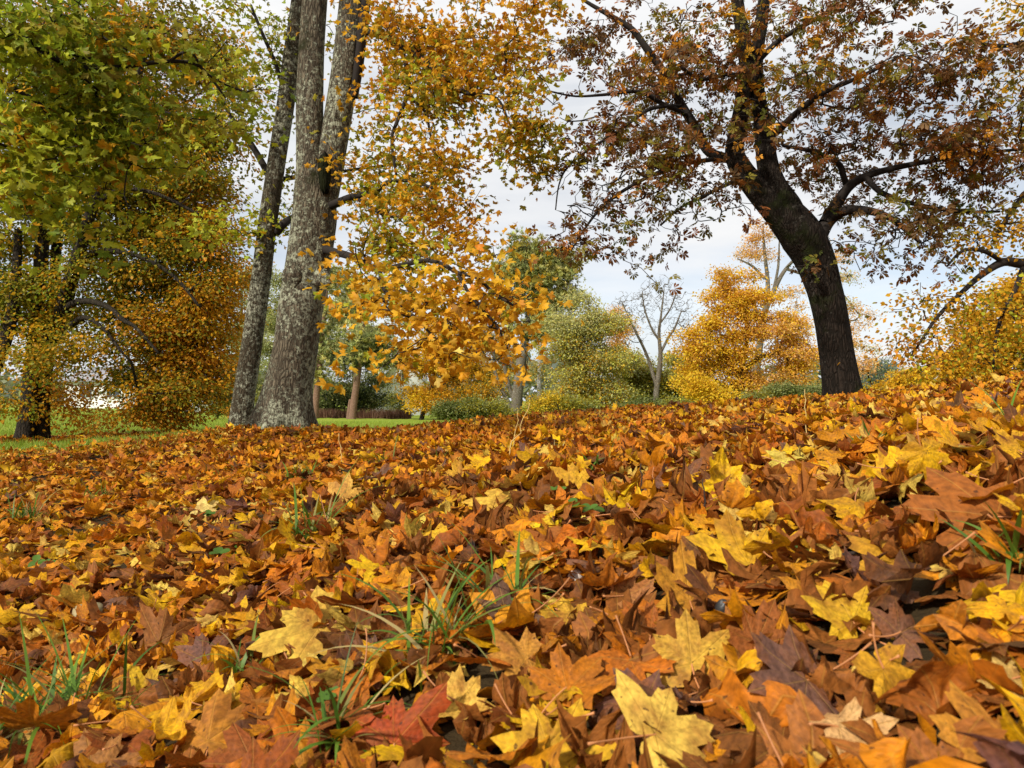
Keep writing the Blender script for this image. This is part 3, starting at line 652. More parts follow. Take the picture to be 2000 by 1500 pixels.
    t.fill([(60, 80, 110, 110, 70, 'm'), (200, 60, 110, 100, 80, 'o'), (330, 60, 100, 90, 76, 'o'), (410, 110, 50, 80, 40, 'o'), (60, 240, 110, 100, 76, 'd'), (190, 230, 110, 90, 80, 'm'), (310, 220, 90, 90, 76, 'o'), (390, 260, 55, 80, 46, 'o'),
            (40, 400, 90, 90, 60, 'd'), (150, 390, 100, 90, 70, 'd'), (270, 380, 100, 90, 86, 'm'), (370, 370, 70, 80, 66, 'o'), (405, 430, 40, 60, 32, 'r'), (40, 540, 80, 80, 40, 'm'), (250, 500, 100, 80, 80, 'm'), (350, 500, 90, 90, 94, 'm'), (420, 540, 34, 80, 44, 'r'),
            (40, 620, 80, 60, 24, 'y'), (60, 690, 100, 60, 22, 'y', 12), (150, 690, 60, 50, 12, 'y', 12.2), (250, 620, 80, 60, 44, 'm'), (350, 630, 80, 80, 90, 'o'), (130, 560, 90, 70, 30, 'm'), (415, 660, 36, 80, 46, 'r'), (280, 710, 60, 40, 26, 'm'), (340, 740, 80, 60, 66, 'o'), (390, 740, 40, 60, 36, 'r'), (330, 800, 60, 28, 26, 'r'), (20, 780, 40, 40, 9, 'y', 12), (130, 760, 60, 40, 14, 'r', 13.4), (140, 810, 40, 20, 9, 'r', 13.4), (-60, 500, 80, 300, 90, 'd')])
    t.fill([(140, -170, 260, 140, 60, 'm', 13, 3)])
    t.grow(.45, .12, wig=.1)
    pl = {'d': [(DGRN, 4), (OLIV, 5), (GRN, 3), (AMBR, .6)], 'm': [(OLIV, 7), (GRN, 2.5), (AMBR, 1), (GOLD, 1.2), (DGRN, 1.5)], 'o': [(AMBR, 2.5), (OLIV, 6), (ORNG, 1.5), (DGRN, 1.5)], 'r': [(ORNG, 3), (AMBR, 5), (GOLD, 2), (OLIV, 2)], 'y': [(GOLD, 3), (OLIV, 6), (AMBR, 2), (GRN, 1)]}
    t.build(M_FOL, 'oval', 74, .064, .17, pl, .5, .4, 5)

    # ---------------- maple standing out of frame whose green boughs hang in
    t = Tree('maple_tree', 'green maple boughs hanging in front of the orange lime crown', 'tree', 6.0, 51, B_LIME, twig=B_TWIG); t.dens = .72; t.cl = 6; t.cr = .20
    t.stem([(-800, 1000, 120, 5.2), (-800, 700, 100, 5.2), (-790, 300, 90, 5.2), (-780, -200, 80, 5.3), (-760, -700, 60, 5.4)], 'trunk', 18, 6, .3, .05, True)
    t.stem([(-785, 0, 46, 5.25), (-500, -80, 36, 5.3), (-250, -40, 28, 5.4), (-40, 40, 20, 5.5), (60, 90, 14, 5.6), (150, 130, 11, 5.8), (240, 130, 8, 6.0), (330, 120, 7, 6.2), (390, 130, 6, 6.3), (440, 190, 4, 6.4)], 'limb')
    t.stem([(-500, -80, 26, 5.3), (-250, 40, 20, 5.4), (-60, 130, 14, 5.5), (30, 175, 10, 5.6), (80, 205, 8, 5.7), (110, 250, 5, 5.8)], 'limb')
    t.stem([(-250, 60, 18, 5.4), (-80, 220, 12, 5.5), (20, 265, 9, 5.6), (80, 270, 7, 5.8), (150, 285, 5, 6.0), (250, 320, 4, 6.1)], 'limb')
    t.stem([(330, 120, 6, 6.2), (370, 100, 5, 6.2), (400, 140, 5, 6.3), (440, 165, 4, 6.4), (480, 180, 3, 6.5)], 'limb')
    t.fill([(40, 60, 110, 70, 60, 'g', 5.6, .7), (180, 70, 110, 70, 50, 'g', 5.9, .7), (320, 110, 90, 60, 34, 'o', 6.2, .6), (430, 140, 60, 70, 26, 'o', 6.4, .5), (90, 170, 110, 60, 56, 'g', 5.7, .6), (210, 190, 90, 60, 40, 'g', 6.0, .6), (320, 190, 70, 50, 20, 'o', 6.2, .5), (40, 220, 60, 40, 30, 'l', 5.6, .4), (180, 280, 100, 50, 34, 'l', 6.0, .5), (20, 300, 50, 40, 18, 'y', 5.6, .4), (30, 380, 40, 40, 12, 'y', 5.6, .3), (240, 330, 50, 30, 10, 'l', 6.1, .3), (360, 430, 40, 20, 8, 'l', 6.3, .3), (100, 330, 110, 46, 30, 'l', 5.8, .5), (60, 440, 60, 26, 12, 'l', 5.7, .3), (250, 250, 110, 46, 34, 'l', 6.1, .5), (150, 400, 80, 34, 14, 'l', 5.9, .4), (300, 300, 60, 40, 14, 'l', 6.2, .4), (420, 220, 50, 30, 14, 'g', 6.4, .3)])
    t.fill([(120, -110, 260, 70, 46, 'g', 5.8, .8)])
    t.grow(.25, .1)
    t.build(M_MAPLE, 'maplefine', 11, .058, .15, {'g': [(GRN, 5), (LGRN, 4), (OLIV, 3)], 'l': [(LGRN, 5), (GRN, 3), (GOLD, 1)], 'y': [(GOLD, 3), (LGRN, 4)], 'o': [(GRN, 3), (OLIV, 4), (LGRN, 2), (AMBR, 1)]}, .5, .5)

    # ---------------- lime reaching in over the mound
    t = Tree('lime_tree', 'thin yellow lime drooping over the leaf mound beside the chestnut', 'tree', 8.4, 61, B_LIME, twig=B_TWIG); t.cl = 5; t.cr = .18; t.dens = 1.2
    t.stem([(2330, 740, 90, 9), (2320, 600, 76, 9), (2310, 400, 70, 9), (2300, 150, 60, 9), (2290, -200, 46, 9)], 'trunk', 18, 6, .3, .05, True)
    t.stem([(2312, 520, 40, 9), (2160, 500, 30, 8.8), (2060, 508, 24, 8.6), (2000, 515, 20, 8.5), (1960, 512, 16, 8.4), (1920, 535, 12, 8.3), (1880, 570, 9, 8.2), (1830, 620, 7, 8.1), (1790, 680, 4, 8.0)], 'limb')
    t.stem([(1960, 512, 10, 8.4), (1920, 490, 8, 8.2), (1880, 490, 6, 8.1), (1850, 520, 4, 8.0)], 'limb')
    t.stem([(2000, 515, 10, 8.5), (1985, 560, 9, 8.3), (1960, 610, 8, 8.2), (1945, 660, 6, 8.1), (1940, 720, 4, 8.0)], 'limb')
    t.stem([(2305, 260, 30, 9), (2150, 270, 20, 8.8), (2050, 330, 14, 8.6), (1985, 400, 10, 8.4), (1940, 470, 6, 8.3)], 'limb')
    t.stem([(2295, 0, 26, 9), (2150, 20, 18, 8.8), (2050, 70, 12, 8.6), (1960, 90, 8, 8.5), (1900, 80, 5, 8.4)], 'limb')
    t.fill([(1960, 50, 75, 80, 30, 'y', 8.5, .8), (1990, 150, 60, 60, 18, 'y', 8.5, .8), (1985, 380, 70, 60, 24, 'y', 8.5, .7), (1930, 455, 70, 46, 22, 'y', 8.3, .6), (1990, 470, 50, 50, 18, 'y', 8.4, .6), (1850, 590, 60, 44, 16, 'y', 8.1, .5), (1920, 600, 80, 60, 30, 'g', 8.2, .7), (1985, 620, 60, 70, 32, 'g', 8.2, .7), (1790, 660, 44, 40, 14, 'o', 8.0, .4), (1860, 680, 70, 40, 24, 'g', 8.0, .5), (1940, 700, 70, 36, 26, 'g', 8.0, .5), (1760, 700, 24, 20, 5, 'o', 7.9, .2), (1960, 280, 60, 50, 12, 'y', 8.5, .7)])
    t.fill([(2200, 300, 160, 260, 70, 'y', 8.8, 1.2)])
    t.grow(.24, .2, wig=.1)
    t.build(M_FOL, 'oval', 20, .055, .15, {'y': [(GOLD, 4), (AMBR, 4), (OLIV, 3)], 'g': [(GOLD, 5), (LGRN, 2), (OLIV, 2), (AMBR, 2)], 'o': [(AMBR, 4), (ORNG, 3), (OLIV, 2)]}, .4, .5)
near_trees()

# ------------------------------------------------------------------ far trees
SAGE = (.46, .45, .20); SAGE2 = (.34, .36, .13); PINE = (.52, .48, .15); PINE2 = (.26, .28, .09); DARK = (.045, .06, .02); LIMEG = (.40, .40, .06); YELL = (.80, .52, .03); ORA = (.78, .42, .06); PEACH = (.74, .44, .15); HAZY = (.20, .24, .20)  # HAZY carries the bluish haze of distance in the leaf colour itself
def far(name, label, cat, d, seed, bark, stems, ells, pals, per=26, size=.21, spread=.5, kind='oval', group=None, step=1.0, flat=.35, hang=.2, tip=.012, mat=None, droop=0.):
    t = Tree(name, label, cat, d, seed, bark, group); t.tip = tip; t.cl = 8; t.cr = .0085 * d; t.dens = 1.2
    if kind == 'needle': t.cl = 5; t.cr = .40; t.dens = 1.25
    for k, st in enumerate(stems): t.stem(st, 'trunk' if k == 0 else 'limb', 9, 4, .15 if k == 0 else 0, .06, k == 0)
    t.fill(ells); t.grow(step, droop, wig=.12)
    if kind == 'oval': per *= 2.5; size *= .63; spread *= .62
    return t.build(mat or M_FOL, kind, per, size, spread, pals, flat, hang, 4)

def far_trees():
    G = 'trees behind the park lawn'
    s = [(SAGE, 4), (SAGE2, 3), (LIMEG, 1)]
    far('willow_tree', 'pale sage green willow behind the slender leaning trunk', 'tree', 62, 101, B_GREY, [[(465, 820, 9), (470, 700, 8), (472, 600, 5), (474, 530, 2)]],
        [(470, 560, 36, 60, 60, 'a'), (455, 650, 40, 80, 80, 'a'), (500, 680, 50, 90, 90, 'a'), (470, 770, 60, 40, 60, 'a')], {'a': s}, 30, .26, .6, group=G)
    far('willow_tree', 'pale green willow showing in the gap between the two leaning trunks', 'tree', 58, 102, B_GREY, [[(548, 820, 9), (552, 700, 8), (556, 600, 5), (558, 530, 2)]],
        [(550, 550, 46, 50, 60, 'a'), (540, 640, 50, 70, 90, 'a'), (580, 700, 60, 80, 100, 'a'), (530, 780, 60, 36, 60, 'b')], {'a': s, 'b': [(SAGE2, 3), (OLIV, 2), (DGRN, 2)]}, 30, .26, .6, group=G)
    far('willow_tree', 'tall sage green tree rising behind the pine with the low dark crown', 'tree', 66, 103, B_GREY, [[(690, 820, 9), (692, 700, 8), (690, 600, 5), (690, 540, 2)]],
        [(680, 560, 50, 50, 60, 'a'), (660, 640, 50, 60, 70, 'a'), (740, 600, 50, 70, 80, 'a'), (720, 700, 70, 60, 80, 'a')], {'a': s}, 28, .27, .6, group=G)
    pn = {'p': [(PINE, 4), (SAGE2, 2), (PINE2, 2)], 'q': [(PINE2, 4), (PINE, 3), (DARK, 2)], 'k': [(DARK, 3), (PINE2, 2), (DGRN, 1)]}
    far('pine_tree', 'thin pine with tall pinkish trunk and sparse green tufts', 'tree', 46, 104, B_PINE, [[(615, 822, 13), (620, 750, 12), (628, 680, 11), (632, 620, 10), (638, 560, 7), (640, 520, 3)]],
        [(645, 545, 30, 30, 24, 'p'), (655, 600, 30, 26, 20, 'p'), (625, 640, 24, 22, 12, 'p'), (650, 690, 30, 26, 20, 'p'), (612, 725, 20, 26, 16, 'p'), (640, 650, 20, 30, 12, 'p')], pn, 16, .30, .36, 'needle', G, mat=M_NEEDLE)
    far('pine_tree', 'pine with pale bare lower trunk under a dark green layered crown', 'tree', 44, 105, B_PINE, [[(687, 824, 15), (692, 780, 14), (699, 730, 13), (704, 680, 12), (708, 650, 8), (712, 625, 4)], [(680, 823, 9), (682, 800, 8), (684, 780, 5)]],
        [(705, 695, 44, 18, 34, 'q'), (722, 655, 36, 24, 34, 'q'), (690, 650, 34, 20, 20, 'p'), (740, 690, 24, 26, 20, 'q')], pn, 17, .30, .34, 'needle', G, mat=M_NEEDLE)
    far('yew_bush', 'dark evergreen bush filling the space between the two pine trunks', 'bush', 50, 106, B_LIME, [[(650, 822, 8), (652, 790, 6), (655, 760, 3)]],
        [(650, 770, 44, 40, 60, 'k'), (720, 775, 40, 40, 60, 'k'), (690, 740, 50, 34, 50, 'q'), (610, 790, 26, 30, 30, 'k')], pn, 26, .24, .5, 'oval', G, mat=M_FOL)
    far('maple_tree', 'yellow maple with two leaning trunks on the far lawn edge', 'tree', 45, 107, B_LIME, [[(860, 824, 13), (865, 790, 12), (870, 740, 11), (876, 690, 8), (880, 640, 4)], [(822, 824, 10), (834, 780, 9), (848, 740, 8), (852, 700, 5)]],
        [(835, 690, 54, 48, 100, 'y'), (900, 700, 58, 58, 110, 'a'), (795, 720, 30, 30, 36, 'y'), (812, 770, 30, 28, 36, 'y'), (870, 770, 50, 34, 46, 'a'), (860, 640, 60, 34, 46, 'a'), (925, 750, 36, 40, 30, 'a')], {'y': [(YELL, 6), (GOLD, 3)], 'a': [(GOLD, 4), (AMBR, 4), (OLIV, 2)]}, 24, .21, .45, group=G)
    far('birch_tree', 'birch with a straight thin white trunk beside the curved pine', 'tree', 47, 108, B_BIRCH, [[(914, 824, 7), (917, 770, 6.5), (921, 710, 6), (927, 650, 5), (930, 600, 2)]],
        [(935, 620, 30, 30, 16, 'a'), (925, 670, 20, 20, 6, 'a')], {'a': [(GOLD, 3), (SAGE, 3), (OLIV, 2)]}, 14, .17, .4, group=G)
    far('pine_tree', 'large pine with bowed side stems and rounded olive green crown', 'tree', 45, 109, B_GREY,
        [[(1007, 818, 26), (1010, 780, 22), (1014, 740, 21), (1019, 700, 20), (1026, 660, 16), (1032, 620, 12), (1034, 570, 9), (1030, 510, 5), (1025, 470, 2)], [(1004, 806, 9), (990, 780, 8), (972, 745, 7), (965, 710, 6), (966, 660, 4)], [(1005, 786, 9), (993, 750, 8), (985, 710, 7), (986, 660, 5)], [(1012, 735, 9), (1002, 715, 8), (992, 690, 6)], [(1022, 680, 12), (1045, 620, 10), (1055, 570, 8), (1062, 520, 4)], [(1005, 680, 8), (1000, 640, 7), (1000, 600, 4)]],
        [(1024, 490, 34, 26, 50, 'p'), (1005, 530, 44, 30, 56, 'p'), (1045, 545, 36, 30, 44, 'p'), (1080, 510, 38, 30, 50, 'p'), (1095, 555, 32, 34, 46, 'p'), (1075, 590, 44, 24, 40, 'p'), (1010, 590, 40, 24, 36, 'p'), (1050, 640, 56, 22, 44, 'p'), (1085, 640, 26, 22, 20, 'p')], {'p': [(PINE, 5), (SAGE2, 3), (OLIV, 2), (PINE2, 2)]}, 17, .29, .34, 'needle', G, mat=M_NEEDLE)
    far('birch_tree', 'second birch whose pale trunk stands behind the large pine', 'tree', 52, 110, B_BIRCH, [[(1052, 815, 9), (1053, 760, 8.5), (1054, 700, 7), (1058, 640, 5), (1066, 590, 2)]],
        [(1085, 660, 40, 50, 30, 'a'), (1060, 720, 40, 40, 24, 'a'), (1050, 770, 50, 30, 30, 'a')], {'a': [(OLIV, 3), (SAGE, 3), (GOLD, 2)]}, 22, .2, .5, group=G)
    far('aspen_tree', 'yellow green tree with thin feathery top left of the lime green bush', 'tree', 41, 111, B_GREY, [[(1132, 812, 10), (1138, 760, 9), (1146, 710, 7), (1150, 650, 4), (1150, 600, 2)], [(1134, 790, 6), (1120, 740, 5), (1110, 680, 3), (1108, 640, 2)]],
        [(1150, 640, 50, 46, 70, 't'), (1110, 690, 50, 46, 120, 'a'), (1170, 700, 50, 50, 120, 'a'), (1120, 760, 50, 40, 120, 'a'), (1140, 590, 30, 20, 24, 't'), (1095, 640, 40, 40, 60, 't'), (1180, 640, 40, 34, 60, 'a'), (1200, 760, 40, 36, 70, 'a')], {'a': [(OLIV, 1), (SAGE, 4), ((.60, .54, .10), 5), (GOLD, 2)], 't': [(SAGE, 4), ((.60, .54, .16), 3)]}, 22, .2, .5, group=G)
    far('maple_tree', 'small orange tree showing over the green bushes beside the bare tree', 'tree', 68, 112, B_GREY, [[(1210, 800, 8), (1208, 720, 7), (1205, 660, 4)]],
        [(1200, 630, 32, 30, 40, 'a'), (1225, 650, 28, 36, 36, 'a'), (1190, 680, 30, 26, 26, 'a')], {'a': [(PEACH, 4), (ORA, 3)]}, 20, .25, .6, group=G)
    far('lilac_bush', 'bright lime green bush low beside the bare grey tree', 'bush', 44, 113, B_GREY, [[(1200, 815, 7), (1198, 780, 6), (1196, 750, 3)]],
        [(1195, 765, 46, 30, 60, 'a'), (1240, 780, 36, 22, 40, 'a'), (1165, 790, 36, 20, 30, 'a')], {'a': [(LIMEG, 5), (LGRN, 3), (OLIV, 1)]}, 30, .2, .45, group=G)
    far('thicket_tree', 'olive green tree behind the lower trunk of the bare tree', 'tree', 46, 114, B_GREY, [[(1232, 815, 8), (1232, 760, 7), (1230, 720, 4)]],
        [(1220, 705, 48, 38, 120, 'a'), (1250, 740, 44, 40, 110, 'a'), (1310, 725, 50, 40, 110, 'a'), (1300, 780, 56, 28, 90, 'b'), (1345, 770, 30, 34, 60, 'b')], {'a': [(OLIV, 2), (SAGE, 3), ((.56, .52, .10), 4), (GOLD, 1)], 'b': [(PINE2, 3), (OLIV, 2), (DARK, 2)]}, 28, .22, .5, group=G)
    t = Tree('bare_tree', 'leafless grey tree with fine upright twigs against the sky', 'tree', 42, 115, B_GREY, G); t.tip = .008; t.cl = 3; t.cr = .3
    for k, st in enumerate([[(1277, 812, 14), (1281, 780, 12), (1283, 755, 11), (1288, 720, 10), (1290, 690, 8), (1287, 650, 6), (1292, 610, 4), (1297, 565, 2)], [(1283, 755, 8), (1272, 720, 7), (1262, 690, 6), (1245, 655, 5), (1228, 620, 3), (1215, 590, 2)], [(1290, 690, 6), (1305, 660, 5), (1318, 640, 4), (1330, 610, 2)], [(1288, 665, 5), (1272, 640, 4), (1258, 600, 3), (1255, 570, 2)], [(1290, 630, 4), (1308, 605, 3), (1320, 575, 2)]]):
        t.stem(st, 'trunk' if k == 0 else 'limb', 8, 4, .15 if k == 0 else 0, .06, k == 0)
    t.fill([(1285, 575, 44, 36, 330, 'a'), (1235, 600, 34, 40, 260, 'a'), (1322, 600, 30, 44, 240, 'a'), (1280, 640, 56, 30, 120, 'a'), (1225, 650, 20, 30, 60, 'a'), (1335, 650, 20, 30, 60, 'a'), (1212, 610, 14, 36, 70, 'a'), (1345, 615, 12, 34, 60, 'a'), (1292, 548, 34, 14, 60, 'a')])
    t.grow(.5, -.3, wig=.08); t.build(sides=4)
    far('maple_tree', 'broad orange maple glowing beside the black chestnut trunk', 'tree', 40, 116, B_LIME, [[(1438, 808, 15), (1440, 770, 14), (1446, 735, 13), (1452, 700, 10), (1460, 650, 7), (1450, 590, 3)], [(1446, 735, 10), (1480, 700, 9), (1510, 690, 6), (1540, 660, 4)], [(1446, 740, 8), (1420, 700, 7), (1395, 660, 4)]],
        [(1430, 565, 44, 30, 50, 'o'), (1400, 610, 44, 40, 60, 'y'), (1470, 600, 44, 40, 60, 'o'), (1375, 660, 46, 36, 60, 'y'), (1440, 660, 50, 44, 70, 'o'), (1370, 715, 40, 34, 56, 'y'), (1350, 690, 28, 14, 18, 'y'), (1412, 538, 20, 14, 12, 'o'), (1450, 530, 24, 12, 12, 'o'), (1345, 640, 20, 12, 10, 'y'), (1340, 735, 24, 18, 20, 'y'), (1500, 650, 46, 40, 56, 'p'), (1440, 725, 56, 36, 70, 'o'), (1530, 680, 50, 44, 64, 'p'), (1510, 735, 60, 36, 64, 'p'), (1580, 720, 40, 44, 46, 'p'), (1560, 620, 40, 36, 36, 'p')],
        {'y': [(YELL, 5), (GOLD, 2), (ORA, 2)], 'o': [(ORA, 4), (YELL, 3), (GOLD, 2)], 'p': [(ORA, 3), (PEACH, 3), (YELL, 2)]}, 25, .2, .42, group=G)
    far('ash_tree', 'tall thin topped tree with peach leaves behind the chestnut trunk', 'tree', 56, 117, B_GREY, [[(1470, 815, 15), (1476, 740, 15), (1483, 680, 14), (1492, 620, 12), (1500, 560, 9), (1494, 500, 6), (1490, 440, 2)], [(1494, 610, 10), (1515, 560, 9), (1535, 525, 7), (1560, 500, 5), (1590, 480, 2)], [(1494, 545, 6), (1470, 520, 5), (1440, 505, 2)], [(1510, 570, 6), (1520, 520, 5), (1522, 470, 2)], [(1535, 525, 6), (1580, 540, 5), (1630, 560, 4), (1660, 590, 2)]],
        [(1470, 450, 32, 26, 34, 'a'), (1450, 495, 30, 14, 14, 'a'), (1490, 490, 30, 16, 18, 'a'), (1530, 470, 40, 40, 12, 'b'), (1625, 500, 30, 26, 20, 'a'), (1650, 570, 40, 40, 26, 'b'), (1670, 630, 34, 40, 34, 'a'), (1650, 690, 40, 40, 40, 'a'), (1560, 570, 40, 30, 22, 'a'), (1690, 680, 20, 20, 10, 'b')], {'a': [(PEACH, 4), (ORA, 3)], 'b': [(PEACH, 3), (SAGE, 3)]}, 15, .22, .5, group=G)
    far('hazel_bush', 'rounded bright yellow bush in front of the broad orange maple', 'bush', 34, 118, B_LIME, [[(1388, 808, 7), (1388, 785, 6), (1386, 760, 3)]],
        [(1385, 765, 44, 22, 60, 'y'), (1370, 745, 30, 18, 24, 'y'), (1410, 780, 26, 14, 20, 'y')], {'y': [(YELL, 6), (GOLD, 2)]}, 28, .16, .32, group=G)
    far('holly_bush', 'dark green bush low against the chestnut trunk base', 'bush', 36, 119, B_LIME, [[(1555, 805, 6), (1556, 780, 5), (1556, 760, 3)]],
        [(1555, 768, 40, 22, 60, 'g'), (1590, 775, 26, 16, 24, 'g'), (1490, 780, 40, 16, 30, 'o')], {'g': [(PINE2, 4), (DGRN, 2), (SAGE2, 2)], 'o': [(OLIV, 4), (SAGE2, 2)]}, 28, .17, .34, group=G)
    far('hazel_bush', 'golden bush peeping over the leaf ridge right of the chestnut trunk', 'bush', 24, 120, B_LIME, [[(1750, 830, 8), (1750, 790, 7), (1752, 750, 3)]],
        [(1750, 750, 44, 20, 50, 'y'), (1790, 735, 30, 18, 26, 'y'), (1715, 765, 24, 10, 14, 'y'), (1690, 700, 14, 40, 14, 'p')], {'y': [(YELL, 5), (GOLD, 3)], 'p': [(PEACH, 1)]}, 22, .12, .24, group=G, step=.6)
    far('spruce_tree', 'hazy blue green far tree in the gap beyond the chestnut trunk', 'tree', 110, 121, B_GREY, [[(1722, 800, 5), (1722, 740, 4), (1722, 700, 2)]],
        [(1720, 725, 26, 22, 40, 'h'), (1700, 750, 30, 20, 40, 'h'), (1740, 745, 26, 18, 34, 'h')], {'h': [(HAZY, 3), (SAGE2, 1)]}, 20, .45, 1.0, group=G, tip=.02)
    far('maple_tree', 'golden yellow maple behind the drooping lime at the mound', 'tree', 17, 122, B_LIME, [[(1960, 800, 26), (1962, 740, 24), (1968, 680, 20), (1972, 620, 14), (1975, 560, 6)]],
        [(1900, 640, 60, 50, 70, 'y'), (1970, 590, 60, 60, 76, 'y'), (1850, 690, 44, 36, 40, 'y'), (1920, 710, 60, 34, 50, 'y'), (1990, 690, 60, 50, 60, 'g'), (2050, 640, 60, 80, 60, 'y')], {'y': [(YELL, 5), (GOLD, 4), (AMBR, 2)], 'g': [(GOLD, 3), (LGRN, 3), (OLIV, 1)]}, 24, .12, .28, group=G, step=.5)
    far('hazel_bush', 'small dark bush on the lawn left of the slender trunk', 'bush', 34, 123, B_LIME, [[(425, 812, 5), (426, 800, 4), (427, 790, 2)]],
        [(425, 797, 24, 10, 30, 'g'), (445, 803, 14, 7, 14, 'o')], {'g': [(OLIV, 3), (DGRN, 3)], 'o': [(ORNG, 2), (OLIV, 1)]}, 24, .13, .25, group=G)
    far('thicket_tree', 'yellow olive tree behind the white birch trunk', 'tree', 58, 124, B_GREY, [[(950, 815, 8), (950, 760, 7), (952, 700, 4)]],
        [(950, 740, 54, 40, 110, 'a'), (960, 680, 54, 40, 100, 'a'), (930, 640, 50, 34, 60, 'a'), (900, 780, 60, 30, 60, 'b'), (970, 790, 50, 22, 46, 'a'), (790, 790, 40, 24, 36, 'b')], {'a': [(OLIV, 2), (SAGE, 3), (AMBR, 2), (GOLD, 3)], 'b': [(OLIV, 2), (PINE2, 3), (DARK, 1)]}, 26, .22, .5, group=G)
    rg = np.random.default_rng(140)
    for k, (px, ry, pal, lab) in enumerate([(1068, 20, 'y', 'low golden bush right of the large pine trunk'), (1120, 16, 'o', 'low olive bush at the ridge below the aspen'), (1250, 15, 'g', 'low dark green bush at the foot of the bare tree'), (1318, 18, 'o', 'low olive bush left of the bright yellow bush'), (960, 18, 'o', 'low olive bush left of the large pine trunk'), (895, 16, 'g', 'low dark bush left of the white birch foot'), (1470, 17, 'o', 'low olive bush right of the bright yellow bush')]):
        far('lawn_bush', lab, 'bush', 37, 141 + k, B_LIME, [[(px, 815, 6), (px, 800, 5), (px + 1, 785, 3)]], [(px, 790, 42, ry, 60, pal), (px + 20, 800, 30, 12, 26, pal)],
            {'y': [(YELL, 3), (OLIV, 3)], 'o': [(OLIV, 4), (SAGE2, 2), (LIMEG, 1)], 'g': [(PINE2, 3), (DGRN, 3)]}, 26, .17, .34, group='low bushes along the lawn edge')
    # dry hedge
    hb = MB(); g = np.random.default_rng(130); x0, x1 = at(618, 815, 48)[0], at(800, 815, 48)[0]
    base = np.array([(x0 + x1) / 2, 48, float(ground_z((x0 + x1) / 2, 48))]); n = 5200
    P = np.c_[g.uniform(x0, x1, n), 48 + g.normal(size=n) * .35, np.zeros(n)]; P[:, 2] = ground_z(P[:, 0], P[:, 1])
    v = np.array([[-.03, 0, 0], [.03, 0, 0], [.0, .02, 1.]]); z = norm(g.normal(size=(n, 3)) * .14 + [0, 0, 1]); x = norm(np.cross(z, g.normal(size=(n, 3))))
    col = np.array([(.13, .055, .035), (.20, .10, .06), (.26, .15, .09)])[g.integers(0, 3, n)]
    instance(hb, v, [[0, 1, 2]], None, P, np.stack([x, np.cross(z, x), z], -1), g.uniform(.3, .75, n), col)
    hg = link('dry_hedge', hb.mesh('dry_hedge', base), M_FOL, None, base); tag(hg, 'low reddish brown dry hedge at the feet of the pine trunks', 'hedge')
    # woods closing the view
    wb = MB(); g = np.random.default_rng(131); n = 16000
    wx = g.uniform(-130, 130, n); wy = 128 + g.uniform(-14, 14, n)
    top = 4.2 + 2.4 * np.sin(wx * .11 + 1) + 1.6 * np.sin(wx * .29) + 1.2 * np.sin(wx * .63 + 2)
    top = np.maximum(top, 2.0) * np.where(wx > 55, .75, 1)
    P = np.c_[wx, wy, -1.6 + top * g.random(n) ** .6 + 1.0]
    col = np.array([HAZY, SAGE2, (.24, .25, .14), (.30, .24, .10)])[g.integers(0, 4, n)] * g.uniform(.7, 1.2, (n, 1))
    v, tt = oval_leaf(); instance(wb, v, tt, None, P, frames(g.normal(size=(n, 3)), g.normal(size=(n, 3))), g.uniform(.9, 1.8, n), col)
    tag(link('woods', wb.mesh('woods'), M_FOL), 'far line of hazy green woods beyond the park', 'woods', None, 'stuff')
far_trees()

